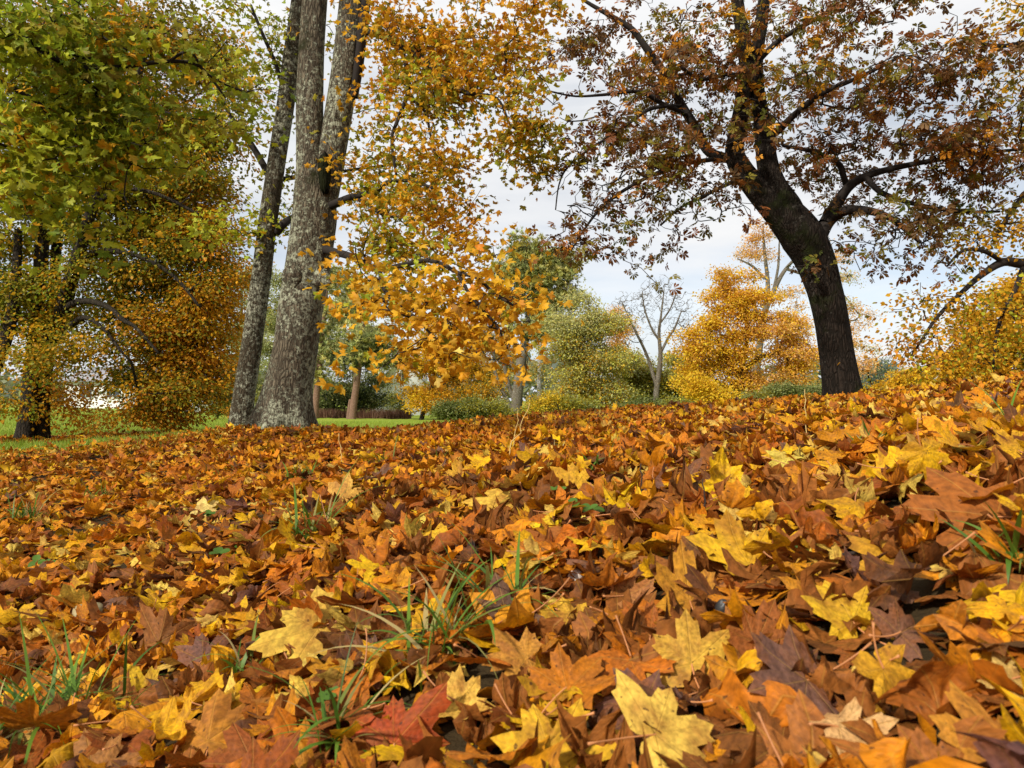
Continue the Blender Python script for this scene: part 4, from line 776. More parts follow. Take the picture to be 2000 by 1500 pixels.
# ------------------------------------------------------------------ houses
M_WHITE = plain('white_render', (.74, .73, .70), .8, .08, 2.0)
M_ROOF = plain('roof_tiles', (.28, .27, .28), .8, .3, 8.0)
M_PANE = plain('window_glass', (.05, .06, .07), .12, .1, 2.0, .5)
M_TRIM = plain('white_trim', (.78, .78, .76), .5, .05)
def house(name, label, x, y, w, dpt, h, rh, rotz, wins, gable):
    z = float(ground_z(x, y)) - .1
    root = empty(name, (x, y, z)); root.rotation_euler[2] = rotz; tag(root, label, 'building')
    a, b = w / 2, dpt / 2
    m = MB()
    V = [(-a, -b, 0), (a, -b, 0), (a, b, 0), (-a, b, 0), (-a, -b, h), (a, -b, h), (a, b, h), (-a, b, h)]
    Q = [[0, 1, 5, 4], [1, 2, 6, 5], [2, 3, 7, 6], [3, 0, 4, 7]]
    if gable: V += [(0, -b, h + rh), (0, b, h + rh)]; T = [[4, 5, 8], [6, 7, 9]]
    else: V += [(-a, 0, h + rh), (a, 0, h + rh)]; T = [[7, 4, 8], [5, 6, 9]]
    m.add(V, T, Q); link('wall', m.mesh('wall'), M_WHITE, root)
    m = MB(); o = .35; th = .16
    for sgn in (-1, 1):
        if gable: e = np.array([[sgn * (a + o), -b - o, h - o * rh / a + .02], [sgn * (a + o), b + o, h - o * rh / a + .02], [0, b + o, h + rh + .02], [0, -b - o, h + rh + .02]])
        else: e = np.array([[-a - o, sgn * (b + o), h - o * rh / b + .02], [a + o, sgn * (b + o), h - o * rh / b + .02], [a + o, 0, h + rh + .02], [-a - o, 0, h + rh + .02]])
        m.add(np.r_[e, e + [0, 0, th]], None, [[0, 1, 2, 3], [7, 6, 5, 4], [0, 4, 5, 1], [1, 5, 6, 2], [2, 6, 7, 3], [3, 7, 4, 0]])
    link('roof', m.mesh('roof'), M_ROOF, root)
    for (wx, wz, ww, wh) in wins:
        f = MB(); t = .09; y0 = -b - .06; y1 = -b + .02
        for (xa, xb, za, zb) in ((-ww / 2 - t, -ww / 2, -t, wh + t), (ww / 2, ww / 2 + t, -t, wh + t), (-ww / 2, ww / 2, wh, wh + t), (-ww / 2, ww / 2, -t, 0), (-.03, .03, 0, wh)):
            c = np.array([(wx + p, q, wz + r) for r in (za, zb) for q in (y0, y1) for p in (xa, xb)])
            f.add(c, None, [[0, 1, 3, 2], [4, 6, 7, 5], [0, 4, 5, 1], [2, 3, 7, 6], [0, 2, 6, 4], [1, 5, 7, 3]])
        fo = link('window', f.mesh('window_frame'), M_TRIM, root)
        p = MB(); p.add([(wx - ww / 2, -b - .02, wz), (wx + ww / 2, -b - .02, wz), (wx + ww / 2, -b - .02, wz + wh), (wx - ww / 2, -b - .02, wz + wh)], None, [[0, 1, 2, 3]])
        link('pane', p.mesh('pane'), M_PANE, fo)
p = at(785, 800, 70)
house('white_house', 'white gabled house half hidden behind the dark pine crown', p[0], 70, 5.4, 8, 2.6, 2.6, R(8), [(-1.2, .9, .9, 1.2), (1.2, .9, .9, 1.2), (0, 3.1, .8, .9)], True)
p = at(300, 800, 62)
house('long_building', 'long low white building glimpsed under the orange lime branches', p[0], 64, 13, 8, 2.6, 1.2, R(-4), [(-4.6, 1.2, 1.1, 1.1), (-2.2, 1.2, 1.1, 1.1), (.4, 1.2, 1.1, 1.1), (3, 1.2, 1.1, 1.1), (5.2, 1.2, 1.1, 1.1)], False)

# ------------------------------------------------------------------ ground sheet
def cover(x, y):
    """share of the ground hidden by fallen leaves"""
    d = np.maximum(y, .01); px = 1000 + F * np.clip(x / d, -1.5, 2)
    edge = np.interp(px, [-1100, 0, 300, 480, 700, 900, 1100, 1500, 2000, 3800], [7.6, 9.0, 10.0, 10.6, 9.6, 11.0, 15, 16, 17, 17])
    w = np.sin(x * 1.7 + y * .6) * .35 + np.sin(x * .7 - y * 1.3) * .4
    m = np.clip((edge + w - d) / np.interp(px, [0, 600, 1000], [1.8, 1.2, 1.5]) + .5, 0, 1)
    px2 = np.clip(1.6 - 1.6 * (((x + 7.3) / 3.6) ** 2 + ((y - 13.0) / 1.6) ** 2), 0, 1)
    return np.maximum(m, px2)

m, t_, N, L = nt('park_ground')
out = N.new('ShaderNodeOutputMaterial'); tc = N.new('ShaderNodeTexCoord')
n1 = node(N, 'ShaderNodeTexNoise', i_Scale=.35, i_Detail=6.0, i_Roughness=.6); L.new(tc.outputs['Object'], n1.inputs['Vector'])
n2 = node(N, 'ShaderNodeTexNoise', i_Scale=22.0, i_Detail=6.0, i_Roughness=.7); L.new(tc.outputs['Object'], n2.inputs['Vector'])
green = mixc(N, L, ramp(N, L, n1.outputs[0], [(.35, 0.0), (.7, 1.0)]), (.19, .27, .024), (.29, .33, .04))
green = mixc(N, L, 1.0, green, ramp(N, L, n2.outputs[0], [(.25, .55), (.75, 1.4)]), 'MULTIPLY')
soil = mixc(N, L, n2.outputs[0], (.018, .012, .006), (.07, .045, .018))
a_ = node(N, 'ShaderNodeAttribute', attribute_name='Col')
sp = N.new('ShaderNodeSeparateColor'); L.new(a_.outputs['Color'], sp.inputs[0])
gcol = mixc(N, L, sp.outputs[0], green, soil)
p_ = node(N, 'ShaderNodeBsdfPrincipled', i_Roughness=.95); p_.inputs['Specular IOR Level'].default_value = .1
L.new(gcol, p_.inputs['Base Color'])
b_ = node(N, 'ShaderNodeBump', i_Strength=.8, i_Distance=.03); L.new(n2.outputs[0], b_.inputs['Height']); L.new(b_.outputs[0], p_.inputs['Normal'])
L.new(p_.outputs[0], out.inputs[0])
M_GROUND = m
th = np.concatenate([np.linspace(-1.1, 1.1, 331), np.linspace(1.1, 2 * math.pi - 1.1, 60)[1:-1]])
rr = np.exp(np.linspace(math.log(.15), math.log(880), 210))
X = np.sin(th)[:, None] * rr; Y = np.cos(th)[:, None] * rr
Vg = np.stack([X, Y, ground_z(X, Y)], -1).reshape(-1, 3)
cv = cover(Vg[:, 0], Vg[:, 1]); nth, nr = len(th), len(rr)
i = np.arange(nth)[:, None]; k = np.arange(nr - 1)[None]; i2 = (i + 1) % nth
Q = np.stack([i * nr + k, i * nr + k + 1, i2 * nr + k + 1, i2 * nr + k], -1).reshape(-1, 4)
Vg = np.r_[Vg, [[0, 0, float(ground_z(0, 0))]]]
T = np.stack([np.full(nth, len(Vg) - 1), np.arange(nth) * nr, ((np.arange(nth) + 1) % nth) * nr], 1)
me = make_mesh('ground', Vg, T, Q, np.stack([np.r_[cv, 1]] * 3, 1), None, True)
tag(link('ground', me, M_GROUND), None, None, None, 'structure')

# ------------------------------------------------------------------ fallen leaves
LPAL = {'golden yellow': (.74, .39, .006), 'pale yellow': (.74, .48, .08), 'amber': (.66, .25, .006), 'orange brown': (.50, .145, .007), 'rust brown': (.27, .068, .008), 'dark brown': (.11, .042, .016), 'grey brown': (.15, .072, .048)}
LN = list(LPAL); LCV = np.array([LPAL[k] for k in LN])
def weights(px, d):
    """more yellow on the rise to the right, more orange far off"""
    w = np.tile([.18, .08, .25, .24, .15, .07, .03], (len(px), 1))
    r = np.clip((px - 1100) / 700, 0, 1)[:, None]; w = w + r * np.array([.10, .04, .04, -.06, -.04, -.02, 0])
    f = (np.clip((d - 2.5) / 3.5, 0, 1) * np.clip((1500 - px) / 500, .2, 1))[:, None]
    w = w * (1 - f) + f * np.array([.17, .07, .33, .27, .13, .03, .0])
    w = np.clip(w, .005, 1); return w / w.sum(1, keepdims=True)
g = np.random.default_rng(77)
# scatter over the fan in front of (and around) the viewer
def scatter(d0, d1, dens, half):
    area = half * (d1 ** 2 - d0 ** 2); n = int(area * dens)
    r = np.sqrt(g.uniform(d0 ** 2, d1 ** 2, n)); a = g.uniform(-half, half, n)
    return np.c_[r * np.sin(a), r * np.cos(a)]
XY = np.concatenate([scatter(.25, 2.6, 520, 1.05), scatter(2.6, 6, 330, .95), scatter(6, 11, 190, .9), scatter(11, 18, 95, .85), scatter(18, 34, 3, .8)])
NX = len(XY); XY = np.concatenate([XY, scatter(.3, 3.0, 260, 1.0)]); under = np.arange(len(XY)) >= NX
cvr = cover(XY[:, 0], XY[:, 1])
keep = g.random(len(XY)) < np.maximum(cvr, .018); XY = XY[keep]; under = under[keep]
D = np.hypot(XY[:, 0], XY[:, 1]); NL = len(XY)
gz = ground_z(XY[:, 0], XY[:, 1])
layer = g.random(NL) ** np.where(D < 6, 1.5, 1.0)
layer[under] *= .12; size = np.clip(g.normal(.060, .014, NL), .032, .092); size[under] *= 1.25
tilt = g.normal(size=(NL, 2)) * (np.where(layer > .8, .34, .25) * np.interp(D, [2, 5], [1, .62]))[:, None]
steep = g.random(NL) < .06; tilt[steep] *= 2.6; tilt[under] *= .3; steep[under] = False
Pn = np.c_[XY, gz + .004 + layer * .042 + np.hypot(tilt[:, 0], tilt[:, 1]) * size * .35]
nr_ = np.c_[tilt, np.ones(NL)]
flip = g.random(NL) < .5
yaw = g.uniform(0, 6.283, NL); fw = np.c_[np.cos(yaw), np.sin(yaw), np.zeros(NL)]
RM = frames(nr_, fw)
pxs = 1000 + F * XY[:, 0] / np.maximum(XY[:, 1], .05)
W = weights(pxs, D); ci = (g.random((NL, 1)) > np.cumsum(W, 1)).sum(1).clip(0, 6)
LCOL = LCV[ci] * (1 + g.normal(size=(NL, 1)) * .14) * (1 + g.normal(size=(NL, 3)) * .05); old = under | ((layer < .25) & (g.random(NL) < .16)); LCOL[old] = np.array([.26, .088, .016]) * g.uniform(.4, 1.5, (old.sum(), 1)); LCOL = np.clip(LCOL, .006, .85)  # old: decayed brown that also paints shade into the gaps of the litter
rnd = g.random(NL)
# hollows: a few bare dark pockets between near leaves
pu, pv = to_px(Pn)
inview = (pu > -40) & (pu < 2040) & (pv > 700) & (pv < 1540)

HEROES = [  # px, py, width px, tip angle in the picture, normal (x, toward viewer, up), colour, curl, label
 (768, 1405, 215, 97, (.05, .90, .42), (.36, .055, .012), .55, 'upright rust red maple leaf with a small hole in front'),
 (585, 1245, 190, 215, (.1, .62, .78), (.72, .45, .06), .4, 'large pale golden leaf lying behind the long arching grass blades'),
 (1095, 1450, 215, 70, (0, .66, .75), (.72, .40, .02), .4, 'bright yellow leaf with a sharp lobed edge at the bottom beside the grey brown leaf'),
 (1345, 1265, 185, 92, (-.1, .80, .6), (.66, .38, .045), .45, 'tall speckled yellow leaf standing behind the pale speckled one'),
 (1325, 1435, 250, 20, (.0, .60, .8), (.72, .45, .07), .4, 'wide pale yellow speckled leaf under the tall standing leaf'),
 (1215, 1385, 190, 150, (.1, .55, .8), (.15, .068, .05), .5, 'grey brown leathery leaf between the two bright yellow leaves'),
 (292, 1350, 112, 75, (.05, .75, .66), (.74, .46, .015), .35, 'small clean lemon yellow leaf above the grass tuft'),
 (1640, 1190, 165, 100, (.1, .78, .6), (.74, .43, .02), .5, 'yellow leaf with two tall points in the right heap'),
 (1885, 1010, 250, 150, (-.25, .66, .75), (.33, .10, .015), .35, 'very large orange brown leaf sloping at the right edge'),
 (1820, 1000, 105, 60, (.0, .70, .7), (.74, .50, .10), .3, 'small pale yellow leaf lying on the very large orange brown leaf'),
 (1592, 968, 95, 10, (0, .5, .86), (.70, .30, .012), .6, 'smooth deep orange leaf curled at its rim'),
 (1670, 1440, 175, 350, (.0, .25, .96), (.70, .40, .15), 1.0, 'pale tan leaf with its edge rolled upward low in the heap'),
 (1440, 1085, 190, 100, (0, .6, .8), (.72, .40, .015), .6, 'golden leaf bent over the crest behind the tall speckled leaf'),
 (965, 985, 125, 160, (0, .5, .86), (.72, .42, .05), .5, 'yellow leaf with a long peaked lobe in the middle'),
 (835, 1062, 112, 200, (0, .45, .9), (.72, .40, .02), .5, 'bright yellow folded leaf next to the black shrivelled leaf'),
 (678, 962, 84, 90, (0, .8, .6), (.66, .36, .06), .4, 'square tan yellow leaf standing on edge'),
 (1122, 935, 82, 95, (0, .85, .5), (.72, .38, .02), .4, 'upright golden leaf with pointed fingers on the crest'),
 (405, 1000, 68, 0, (0, .5, .86), (.75, .56, .16), .3, 'pale cream yellow leaf beside a clover'),
 (1965, 870, 110, 120, (-.1, .8, .6), (.68, .36, .015), .3, 'spotted golden leaf leaning at the far right rim'),
 (45, 1200, 84, 80, (0, .7, .7), (.70, .38, .015), .4, 'star shaped yellow leaf at the far left rim beside the stone'),
 (325, 1230, 130, 85, (0, .92, .4), (.25, .095, .025), .5, 'brown fan shaped leaf standing on edge'),
 (415, 1275, 110, 60, (.1, .8, .6), (.17, .075, .05), .4, 'mauve brown leaf leaning beside the brown fan shaped leaf'),
 (1530, 1345, 230, 200, (.2, .66, .72), (.16, .075, .05), .5, 'big mauve grey leaf in the right heap'),
 (1770, 1230, 135, 40, (0, .7, .7), (.20, .085, .045), .5, 'matt brown leaf behind a long red stalk in the right heap'),
 (1925, 1440, 215, 100, (-.1, .7, .7), (.52, .215, .02), .35, 'smooth amber leaf filling the bottom right corner'),
 (1945, 1345, 130, 200, (0, .55, .83), (.72, .48, .13), .4, 'pale straw yellow leaf above the amber corner leaf'),
 (1575, 1150, 120, 90, (0, .85, .5), (.52, .21, .015), .4, 'deep amber rounded leaf left of the two pointed yellow leaf'),
 (1715, 1085, 150, 130, (.3, .6, .75), (.62, .30, .02), .7, 'folded golden brown leaf with a raised ridge'),
 (510, 1465, 170, 75, (.2, .7, .7), (.30, .075, .015), .5, 'rust coloured leaf at the bottom next to the red upright leaf'),
 (575, 1372, 125, 185, (0, .5, .86), (.74, .48, .06), .5, 'cream yellow leaf half buried near the red upright leaf'),
 (915, 1385, 130, 330, (0, .55, .83), (.74, .44, .07), .7, 'wavy yellow leaf lying right of the red upright leaf'),
 (420, 1415, 200, 95, (0, .72, .7), (.48, .19, .02), .4, 'broad amber leaf below the small lemon yellow leaf'),
 (210, 1490, 150, 80, (0, .8, .6), (.32, .13, .03), .5, 'brown leaf in front of the corner grass tuft'),
 (895, 925, 70, 100, (0, .8, .6), (.68, .36, .03), .4, 'golden leaf standing beside dark grass on the crest'),
 (1340, 1150, 160, 90, (0, .75, .66), (.56, .25, .02), .4, 'spotted amber leaf above the tall speckled leaf'),
 (1240, 1165, 120, 30, (0, .6, .8), (.42, .17, .05), .6, 'dull tan leaf arched over a dark hollow'),
 (922, 1080, 76, 90, (0, .8, .6), (.018, .012, .010), .9, 'black shrivelled leaf with small holes'),
 (1640, 945, 100, 20, (0, .6, .8), (.68, .40, .05), .4, 'crinkled yellow leaf behind the deep orange curled leaf'),
 (1480, 1240, 140, 60, (.1, .8, .6), (.30, .09, .018), .5, 'rust leaf with a wrinkled middle in the right heap'),
 (1735, 1345, 170, 280, (.3, .7, .65), (.66, .33, .018), .6, 'golden leaf hanging point down in the right heap'),
 (1110, 1205, 115, 110, (0, .75, .66), (.72, .40, .03), .5, 'yellow leaf with a forked tip beside a dark hollow'),
 (1000, 1300, 150, 200, (0, .55, .83), (.50, .22, .03), .6, 'tan orange leaf with a frilled rim in the middle front'),
 (1270, 1220, 110, 80, (0, .85, .5), (.40, .11, .015), .4, 'orange brown leaf with a dark red stalk on its face'),
]
hero_pts = []
LEAF_GROUP = 'fallen maple leaves in front'
def petiole(name, P0, d0, up, L, parent, base, gg, col):
    n = 8; u = np.linspace(0, 1, n)[:, None]
    side = norm(np.cross(d0, up)); bendv = side * gg.uniform(-.35, .35) + up * gg.uniform(-.1, .35)
    Pp = P0 + d0 * u * L + bendv * L * u ** 2
    mb = MB(); r = np.interp(u[:, 0], [0, .9, 1], [.0011, .0010, .0019]); sweep(mb, Pp, r, 6, 0, 0, gg)
    o = link('petiole', mb.mesh('petiole', base, True), M_PETIOLE, parent); return o
def leaf_object(P, Rm, s, col, gg, curl, label, stalk=True, thick=True):
    V = shape_leaf(V_HI, gg, curl)
    W_ = (Rm @ V.T).T * s
    lc = np.c_[V_HI[:, :2], np.full(len(V), gg.random())]
    mb = MB(); mb.add(W_, T_HI, Q_HI, col, lc)
    o = link('maple_leaf', mb.mesh('maple_leaf', None, True), M_LITTER, None, P)
    tag(o, label, 'leaf', LEAF_GROUP)
    if stalk: petiole('petiole', np.zeros(3), -Rm[:, 1] * .9 + Rm[:, 2] * .2, Rm[:, 2], s * gg.uniform(.7, 1.2), o, None, gg, None)
    return o
hg_ = np.random.default_rng(5)
for (px, py, wpx, ang, nv, col, curl, label) in HEROES:
    foot = ground_hit(px, min(py + wpx * .28 * nv[1], 1560)); d = foot[1]
    s = wpx * d / F / 1.72
    c = at(px, py, d - .01)
    n_ = norm(np.array([nv[0], -nv[1], nv[2]])); f_ = np.array([math.cos(R(ang)), 0, math.sin(R(ang))])
    Rm = frames(n_[None], f_[None])[0]
    P = c - Rm[:, 1] * s * .33                     # blade origin sits at the stalk, the middle of the blade at c
    P = P + n_ * .012
    leaf_object(P, Rm, s, np.array(col), hg_, curl * .9, label); hero_pts.append((label, c, s))
HP = np.array([h[1] for h in hero_pts])
# clear the litter that would stand in front of a hero leaf
hide = np.zeros(NL, bool); occl = np.zeros(NL, bool); hu, hv = to_px(HP)
for k, (label, c, s) in enumerate(hero_pts):
    w = HEROES[k][2] * .42
    hide |= (np.abs(pu - hu[k]) < w) & (np.abs(pv - hv[k]) < w * .9) & (XY[:, 1] < c[1] + .02) & inview
    occl |= (np.linalg.norm(Pn - c, axis=1) < s * .35)
up_ = np.zeros(NL, bool)
for k, (label, c, s) in enumerate(hero_pts):          # nothing leans over the leaves that stand on edge
    w = HEROES[k][2] * (.5 if HEROES[k][4][1] > .77 else .3)
    up_ |= (np.abs(pu - hu[k]) < w) & (np.abs(pv - hv[k]) < w * .8) & (XY[:, 1] < c[1] + .02) & inview
w0 = HEROES[0][2] * .55; up_ |= (np.abs(pu - hu[0]) < w0) & (np.abs(pv - hv[0]) < w0) & (XY[:, 1] < hero_pts[0][1][1] + .02) & inview; layer[(np.abs(pu - hu[0]) < w0) & (np.abs(pv - hv[0]) < w0)] += .2
occlx = up_
occl |= (hide & (steep | (layer > .8))) | (up_ & (layer > .25))
# leaves under a big one lie flat at the bottom of the litter
RM[hide] = frames(np.c_[tilt[hide] * .3, np.ones(hide.sum())], fw[hide]); Pn[hide, 2] = gz[hide] + .003 + layer[hide] * .012; layer[hide] *= .5
alive = ~occl | under
# the nearest upper leaves are objects of their own
score = np.where(alive & inview & (layer > .50) & (XY[:, 1] > .5), size / np.maximum(XY[:, 1], .1), 0)
one = np.argsort(-score)[:300 - len(HEROES)]
ONE = np.zeros(NL, bool); ONE[one] = True
ORD = ['nearest', 'second nearest', 'third nearest', 'fourth nearest', 'fifth nearest', 'sixth nearest', 'seventh nearest', 'eighth nearest', 'ninth nearest', 'tenth nearest']
SHORT = ['the upright red leaf', 'the large pale golden leaf ', 'the bright yellow bottom leaf', 'the tall speckled leaf', 'the wide pale speckled leaf', 'the grey brown leathery leaf', 'the lemon yellow leaf', 'the two pointed yellow leaf', 'the very large orange brown leaf', 'the small pale yellow leaf', 'the deep orange leaf', 'the rolled pale tan leaf', 'the golden crest leaf', 'the peaked yellow leaf', 'the folded yellow leaf', 'the square tan leaf', 'the upright golden leaf', 'the cream yellow leaf', 'the spotted golden leaf', 'the star shaped leaf', 'the brown fan shaped leaf', 'the mauve brown leaf', 'the big mauve grey leaf', 'the matt brown leaf', 'the amber corner leaf', 'the straw yellow leaf', 'the rounded amber leaf', 'the ridged golden brown leaf', 'the rust bottom leaf', 'the half buried cream leaf', 'the wavy yellow leaf', 'the broad amber leaf', 'the corner tuft brown leaf', 'the golden crest grass leaf', 'the spotted amber leaf', 'the arched tan leaf', 'the black shrivelled leaf', 'the crinkled yellow leaf', 'the wrinkled rust leaf', 'the hanging golden leaf', 'the forked yellow leaf', 'the frilled tan leaf', 'the dark stalk leaf']
near = np.argmin(np.linalg.norm(Pn[one][:, None] - HP[None], axis=2), 1)
dist = np.linalg.norm(Pn[one] - HP[near], axis=1)
for j, q in enumerate(one):
    same = (near == near[j]) & (ci[one] == ci[q]); rank = int((dist[same] < dist[j]).sum())
    st = 'tilted' if steep[q] or np.hypot(*tilt[q]) > .5 else ('small' if size[q] < .055 else ('large' if size[q] > .08 else ''))
    lab = ' '.join(f"{st} {LN[ci[q]]} leaf, {ORD[min(rank, 9)]} of its colour to {SHORT[near[j]]}".split())
    gg = np.random.default_rng(9000 + int(q))
    leaf_object(Pn[q], RM[q], size[q], LCOL[q], gg, gg.uniform(.5, 1.3), lab, stalk=gg.random() < .55)
# all the rest is one sheet of litter
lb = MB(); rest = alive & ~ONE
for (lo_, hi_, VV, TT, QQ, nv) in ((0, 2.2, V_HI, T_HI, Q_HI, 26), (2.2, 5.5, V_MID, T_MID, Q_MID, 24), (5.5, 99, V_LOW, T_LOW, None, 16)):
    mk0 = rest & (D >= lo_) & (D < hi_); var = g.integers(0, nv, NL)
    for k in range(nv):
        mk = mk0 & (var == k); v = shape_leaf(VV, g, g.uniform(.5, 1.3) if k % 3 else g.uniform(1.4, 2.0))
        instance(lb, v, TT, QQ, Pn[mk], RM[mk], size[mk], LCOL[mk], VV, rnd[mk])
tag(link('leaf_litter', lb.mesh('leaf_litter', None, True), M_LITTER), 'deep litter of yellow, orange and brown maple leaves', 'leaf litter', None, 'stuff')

# ------------------------------------------------------------------ grass, clover, stones, twigs
def blade(mb, P, az, L, w, lean, curve, col, n=7, gg=g):
    u = np.linspace(0, 1, n); a = lean + curve * u
    dx = np.cumsum(np.sin(a)) / n * L; dz = np.cumsum(np.cos(a)) / n * L; dx -= dx[0]; dz -= dz[0]
    hd = np.array([math.cos(az), math.sin(az), 0]); sd = np.array([-math.sin(az), math.cos(az), 0])
    sd = norm(sd + hd * gg.uniform(-.5, .5))
    mid = P + dx[:, None] * hd + dz[:, None] * np.array([0, 0, 1.])
    ww = (w * np.minimum(1, 1.6 * (1 - u) ** .7) * np.minimum(1, .55 + u * 2))[:, None]
    V = np.concatenate([mid - sd * ww, mid + sd * ww]); i = np.arange(n - 1)
    mb.add(V, None, np.stack([i, i + n, i + n + 1, i + 1], 1), col)
GC_ = np.array([(.10, .19, .018), (.14, .24, .025), (.07, .14, .015), (.17, .21, .035), (.24, .22, .06), (.45, .34, .13)])
TUFTS = [(612, 1068, 95, 34, 60, 'loose grass tuft with long arching blades behind the large pale golden leaf'),
 (850, 1300, 135, 38, 100, 'long grass blades springing up behind the red upright leaf'),
 (95, 1450, 130, 90, 130, 'dense green grass tuft in the bottom left corner'),
 (50, 1025, 48, 40, 40, 'short thick dark green grass clump at the far left'),
 (580, 945, 26, 30, 40, 'low dark grass tuft halfway to the maple trunks'),
 (980, 1225, 150, 12, 60, 'sparse thin upright grass stalks in the middle front'),
 (660, 1470, 130, 18, 60, 'grass blades between the two rust coloured bottom leaves'),
 (1690, 892, 40, 22, 60, 'yellow green grass wisps on the right rise'),
 (1975, 838, 60, 10, 20, 'thin grass sprig near the right rim of the mound'),
 (1965, 1115, 90, 12, 70, 'bent grass blades over the very large orange brown leaf'),
 (1090, 895, 26, 16, 30, 'grass wisps just behind the upright golden leaf'),
 (850, 918, 32, 16, 40, 'grass wisps beside the golden leaf on the crest'),
 (185, 985, 34, 20, 46, 'thin grass wisps right of the short dark clump'),
 (420, 940, 20, 14, 60, 'faint grass wisps in the orange litter'),
 (745, 912, 34, 14, 40, 'grass wisps left of the crest grass'),
 (1160, 925, 30, 14, 30, 'grass wisps right of the upright golden leaf'),
 (470, 1330, 60, 10, 50, 'few grass blades beside the mauve brown leaf'),
 (1620, 870, 24, 10, 30, 'tiny grass sprout at the top of the right rise')]
for k, (px, py, hpx, n, spx, lab) in enumerate(TUFTS):
    gg = np.random.default_rng(300 + k); c = ground_hit(px, py); d = c[1]; L0 = hpx * d / F * 1.7 + .02; sp_ = spx * d / F
    mb = MB()
    for _ in range(int(n * 1.7)):
        q = c + np.r_[gg.normal(size=2) * sp_ * .35, 0]; q[2] = float(ground_z(q[0], q[1])) + .012
        big = gg.random() < .5
        blade(mb, q, gg.uniform(0, 6.28), L0 * gg.uniform(.45, 1.25), (.0036 if big else .0016) * gg.uniform(.8, 1.3), gg.uniform(.05, .8), gg.uniform(.3, 2.2), GC_[gg.choice(6, p=[.27, .2, .25, .12, .08, .08])] * gg.uniform(.8, 1.2), 9, gg)
    o = link('grass_tuft', mb.mesh('grass_tuft', c, True), M_GRASS, None, c); tag(o, lab, 'grass tuft', 'grass tufts in the fallen leaves')
CLOV = [(452, 1108, 30, 5, 'green clover patch beside the long grass tuft'), (1585, 1140, 26, 3, 'small round green leaves on the right heap'), (1145, 1025, 30, 3, 'green weed leaves under the peaked yellow leaf'), (90, 1120, 24, 3, 'single clover beside the pale yellow leaves far left'), (405, 1020, 16, 3, 'tiny clover under the cream yellow leaf'), (640, 1425, 22, 5, 'dark green clover leaves behind the rust bottom leaf'), (1080, 990, 18, 3, 'small weed leaf between the crest leaves')]
for k, (px, py, wpx, n, lab) in enumerate(CLOV):
    gg = np.random.default_rng(400 + k); c = ground_hit(px, py); s = wpx * c[1] / F; mb = MB()
    for j in range(n):
        q = c + np.r_[gg.normal(size=2) * s * .45, .035 + gg.random() * .02]
        for a in range(3):
            an = a * 2.09 + gg.uniform(-.2, .2); th_ = np.linspace(0, 6.283, 12, endpoint=False); r0 = s * .32
            lf = np.c_[np.cos(th_) * r0 * 1.1 + r0 * 1.05, np.sin(th_) * r0 * .95, np.abs(np.sin(th_)) * r0 * .25]
            lf = np.c_[lf[:, 0] * math.cos(an) - lf[:, 1] * math.sin(an), lf[:, 0] * math.sin(an) + lf[:, 1] * math.cos(an), lf[:, 2]]
            tl = gg.normal(size=3) * .2 + [0, -.35, 1]; Rm = frames(np.array([tl]), np.array([[0, 1., 0]]))[0]
            lf = (Rm @ lf.T).T + q; ctr = lf.mean(0, keepdims=True) - [0, 0, r0 * .1]
            mb.add(np.r_[ctr, lf], [[0, 1 + i, 1 + (i + 1) % 12] for i in range(12)], None, np.array((.075, .15, .018)) * gg.uniform(.8, 1.3))
        blade(mb, q - [0, 0, .045], gg.uniform(0, 6.28), .05, .0009, .1, .1, (.10, .16, .03), 5, gg)
    o = link('clover_plant', mb.mesh('clover_plant', c, True), M_GRASS, None, c); tag(o, lab, 'clover', 'clover among the fallen leaves')
def stone(px, py, wpx, col, name, lab, cat, sq=(1, .8, .55), seed=0, rough=.7):
    gg = np.random.default_rng(seed); c = ground_hit(px, py + wpx * .2); r = wpx * c[1] / F / 2; c[2] += r * .25 + .015; mb = MB()
    nu, nv = 20, 12; V = []
    ph = gg.uniform(0, 6.28, 6)
    for i in range(nv + 1):
        t = math.pi * i / nv
        for j in range(nu):
            p = 2 * math.pi * j / nu; k = 1 + .10 * math.sin(2 * p + ph[0]) * math.sin(t) + .07 * math.sin(3 * t + ph[1]) + .06 * math.sin(3 * p + ph[2] + t * 2)
            V.append((math.sin(t) * math.cos(p) * k * r * sq[0], math.sin(t) * math.sin(p) * k * r * sq[1], math.cos(t) * k * r * sq[2]))
    Q = [[i * nu + j, (i + 1) * nu + j, (i + 1) * nu + (j + 1) % nu, i * nu + (j + 1) % nu] for i in range(nv) for j in range(nu)]
    mb.add(V, None, Q); o = link(name, mb.mesh(name, None, True), plain(name, col, rough, .3, 40.0), None, c); tag(o, lab, cat); o.rotation_euler = (gg.uniform(-.3, .3), gg.uniform(-.3, .3), gg.uniform(0, 3))
stone(172, 1203, 66, (.30, .24, .12), 'tan_stone', 'rounded tan stone among leaves near the star shaped leaf', 'stone', (1, .8, .5), 1)
stone(1126, 1138, 46, (.62, .55, .48), 'white_stone', 'small whitish stone behind the forked yellow leaf', 'stone', (1, .7, .6), 2)
stone(1412, 1206, 36, (.03, .028, .026), 'dark_nut', 'dark smooth nut beside the tall speckled leaf', 'nut', (.8, .8, 1), 3, .35)
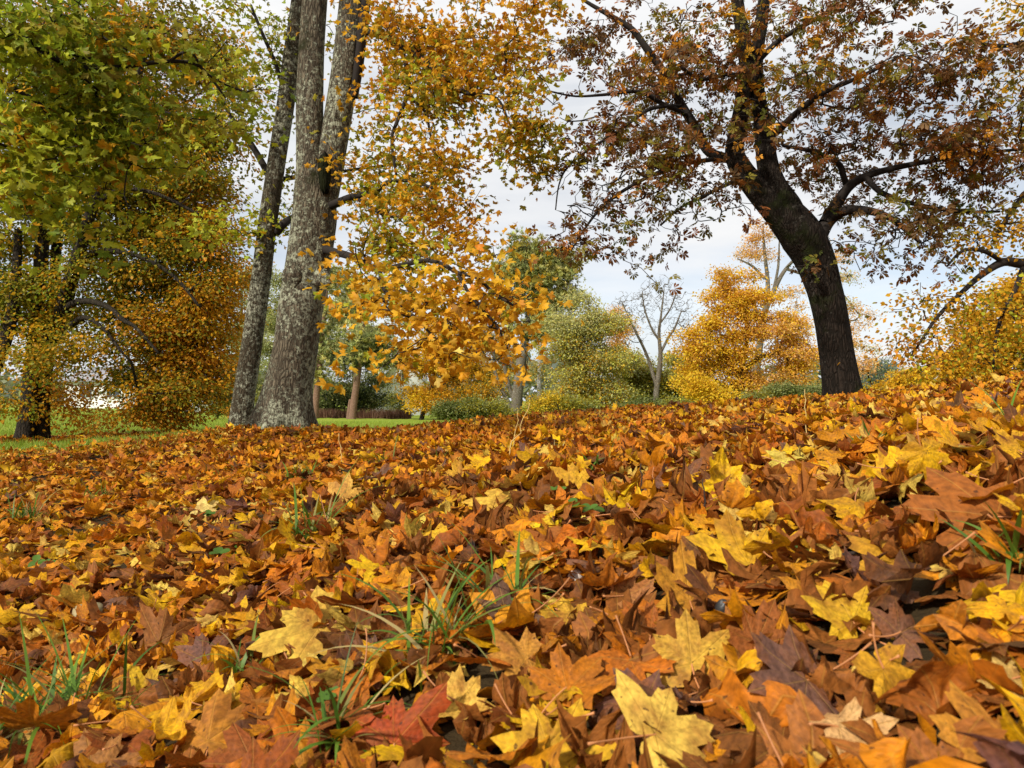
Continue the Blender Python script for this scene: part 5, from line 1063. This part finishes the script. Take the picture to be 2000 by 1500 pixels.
def twig(px0, py0, px1, py1, wpx, lab, name, cat, mat, seed, lift=.03):
    gg = np.random.default_rng(seed); a = ground_hit(px0, py0); a[2] += lift * .5; b = at(px1, py1, a[1] + (.02 if py1 < py0 - 60 else 0)); mb = MB()
    if abs(py1 - py0) < 60: b = ground_hit(px1, py1 + 4); b[2] += lift
    P = a + (b - a) * np.linspace(0, 1, 9)[:, None]; L = np.linalg.norm(b - a); P[1:-1] += gg.normal(size=(7, 3)) * L * .018
    r = np.interp(np.linspace(0, 1, 9), [0, 1], [1, .5]) * wpx * a[1] / F / 2; sweep(mb, P, r, 7, .1, 0, gg)
    o = link(name, mb.mesh(name, a, True), mat, None, a); tag(o, lab, cat)
M_STRAW = plain('dry_straw', (.55, .38, .13), .6, .2); M_DTWIG = plain('dark_twig', (.03, .02, .015), .8, .3); M_RTWIG = plain('red_twig', (.16, .05, .03), .7, .3)
twig(1635, 1104, 1745, 1106, 8, 'short dark twig lying across the right heap', 'dark_twig', 'twig', M_DTWIG, 1)
twig(450, 908, 528, 866, 3.5, 'long reddish twig lying in front of the leaning maple trunks', 'red_twig', 'twig', M_RTWIG, 2)
twig(985, 910, 1035, 787, 2.4, 'tall dry straw stalk rising in front of the large pine', 'dry_stalk', 'dry stalk', M_STRAW, 3)
twig(1000, 895, 1012, 800, 1.8, 'thinner dry straw stalk left of the tall one', 'dry_stalk', 'dry stalk', M_STRAW, 4)
twig(668, 908, 662, 846, 2.0, 'fine dry straw stalk right of the forked maple trunk', 'dry_stalk', 'dry stalk', M_STRAW, 5)
twig(1575, 860, 1572, 760, 2.2, 'lone straw stalk before the dark green bush by the chestnut', 'dry_stalk', 'dry stalk', M_STRAW, 6)
twig(1255, 1000, 1252, 905, 4, 'leafless brown sprout standing in the crest leaves', 'bare_sprout', 'sprout', M_DTWIG, 7)
twig(1380, 1040, 1372, 935, 4, 'leafless brown sprout right of the crest leaves', 'bare_sprout', 'sprout', M_DTWIG, 8)
twig(1318, 1085, 1405, 1082, 6, 'curved red leaf stalk lying before the golden crest leaf', 'red_stalk', 'stalk', plain('red_stalk', (.30, .035, .02), .5, .2), 9)

# lawn blades on the green beyond the litter
g = np.random.default_rng(90)
n = 90000; dd = np.exp(g.uniform(math.log(8), math.log(34), n)); an = g.uniform(-.78, .12, n); gx = np.tan(an) * dd
cvg = cover(gx, dd); kp = g.random(n) < (1 - cvg) * .95 + .05; gx, dd = gx[kp], dd[kp]; n = len(gx)
P = np.c_[gx, dd, ground_z(gx, dd)]; z = norm(g.normal(size=(n, 3)) * .35 + [0, 0, 1]); x = norm(np.cross(z, g.normal(size=(n, 3))))
lw = MB(); v = np.array([[-.07, 0, 0], [.07, 0, 0], [0, .12, 1.]])
instance(lw, v, [[0, 1, 2]], None, P, np.stack([x, np.cross(z, x), z], -1), g.uniform(.04, .10, n) * (1 + dd / 40), np.array([(.20, .29, .024), (.27, .34, .034), (.32, .34, .05)])[g.integers(0, 3, n)])
tag(link('lawn_grass', lw.mesh('lawn_grass'), M_GRASS), 'short bright green lawn grass beyond the fallen leaves', 'grass', None, 'stuff')

# ------------------------------------------------------------------ sky and sun
SUN_EL, SUN_AZ = R(38), R(-140)          # azimuth from +Y, clockwise seen from above
w = bpy.data.worlds.new('World'); C.world = w; w.use_nodes = True
N = w.node_tree.nodes; L = w.node_tree.links; N.clear()
out = N.new('ShaderNodeOutputWorld')
sky = N.new('ShaderNodeTexSky'); sky.sky_type = 'NISHITA'; sky.sun_disc = False; sky.sun_elevation = SUN_EL; sky.sun_rotation = SUN_AZ
bg = node(N, 'ShaderNodeBackground', i_Strength=.13); L.new(sky.outputs[0], bg.inputs[0])
tc = N.new('ShaderNodeTexCoord'); mp = node(N, 'ShaderNodeMapping'); mp.inputs['Scale'].default_value = (1.3, 1.3, 5.5); L.new(tc.outputs['Generated'], mp.inputs[0])
nz = node(N, 'ShaderNodeTexNoise', i_Scale=1.6, i_Detail=7.0, i_Roughness=.55); L.new(mp.outputs[0], nz.inputs['Vector'])
sx = N.new('ShaderNodeSeparateXYZ'); L.new(tc.outputs['Generated'], sx.inputs[0])
band = ramp(N, L, sx.outputs[2], [(0.0, .55), (.05, .30), (.13, .12), (.26, .42), (.5, .7)])
msk = math_n(N, L, 'ADD', nz.outputs[0], band)
msk = ramp(N, L, msk, [(.5, .68), (.9, 1.0)])
tone = ramp(N, L, nz.outputs[0], [(.34, (.62, .67, .74)), (.50, (.84, .86, .89)), (.66, (.98, .98, .98))])
cb = node(N, 'ShaderNodeBackground', i_Strength=.62); L.new(tone, cb.inputs[0])
mx = N.new('ShaderNodeMixShader'); L.new(msk, mx.inputs[0]); L.new(bg.outputs[0], mx.inputs[1]); L.new(cb.outputs[0], mx.inputs[2]); L.new(mx.outputs[0], out.inputs[0])
sl = bpy.data.lights.new('sun', 'SUN'); sl.energy = 3.0; sl.angle = R(3); sl.color = (1, .95, .86)
so = bpy.data.objects.new('sun', sl); COL.objects.link(so)
sd = np.array([math.sin(SUN_AZ) * math.cos(SUN_EL), math.cos(SUN_AZ) * math.cos(SUN_EL), math.sin(SUN_EL)])
import mathutils
so.rotation_euler = mathutils.Vector(sd).to_track_quat('Z', 'Y').to_euler()
C.view_settings.view_transform = 'Standard'; C.view_settings.look = 'None'; C.view_settings.exposure = .7; C.view_settings.gamma = 1
C.cycles.max_bounces = 6; C.cycles.diffuse_bounces = 3; C.cycles.transmission_bounces = 4
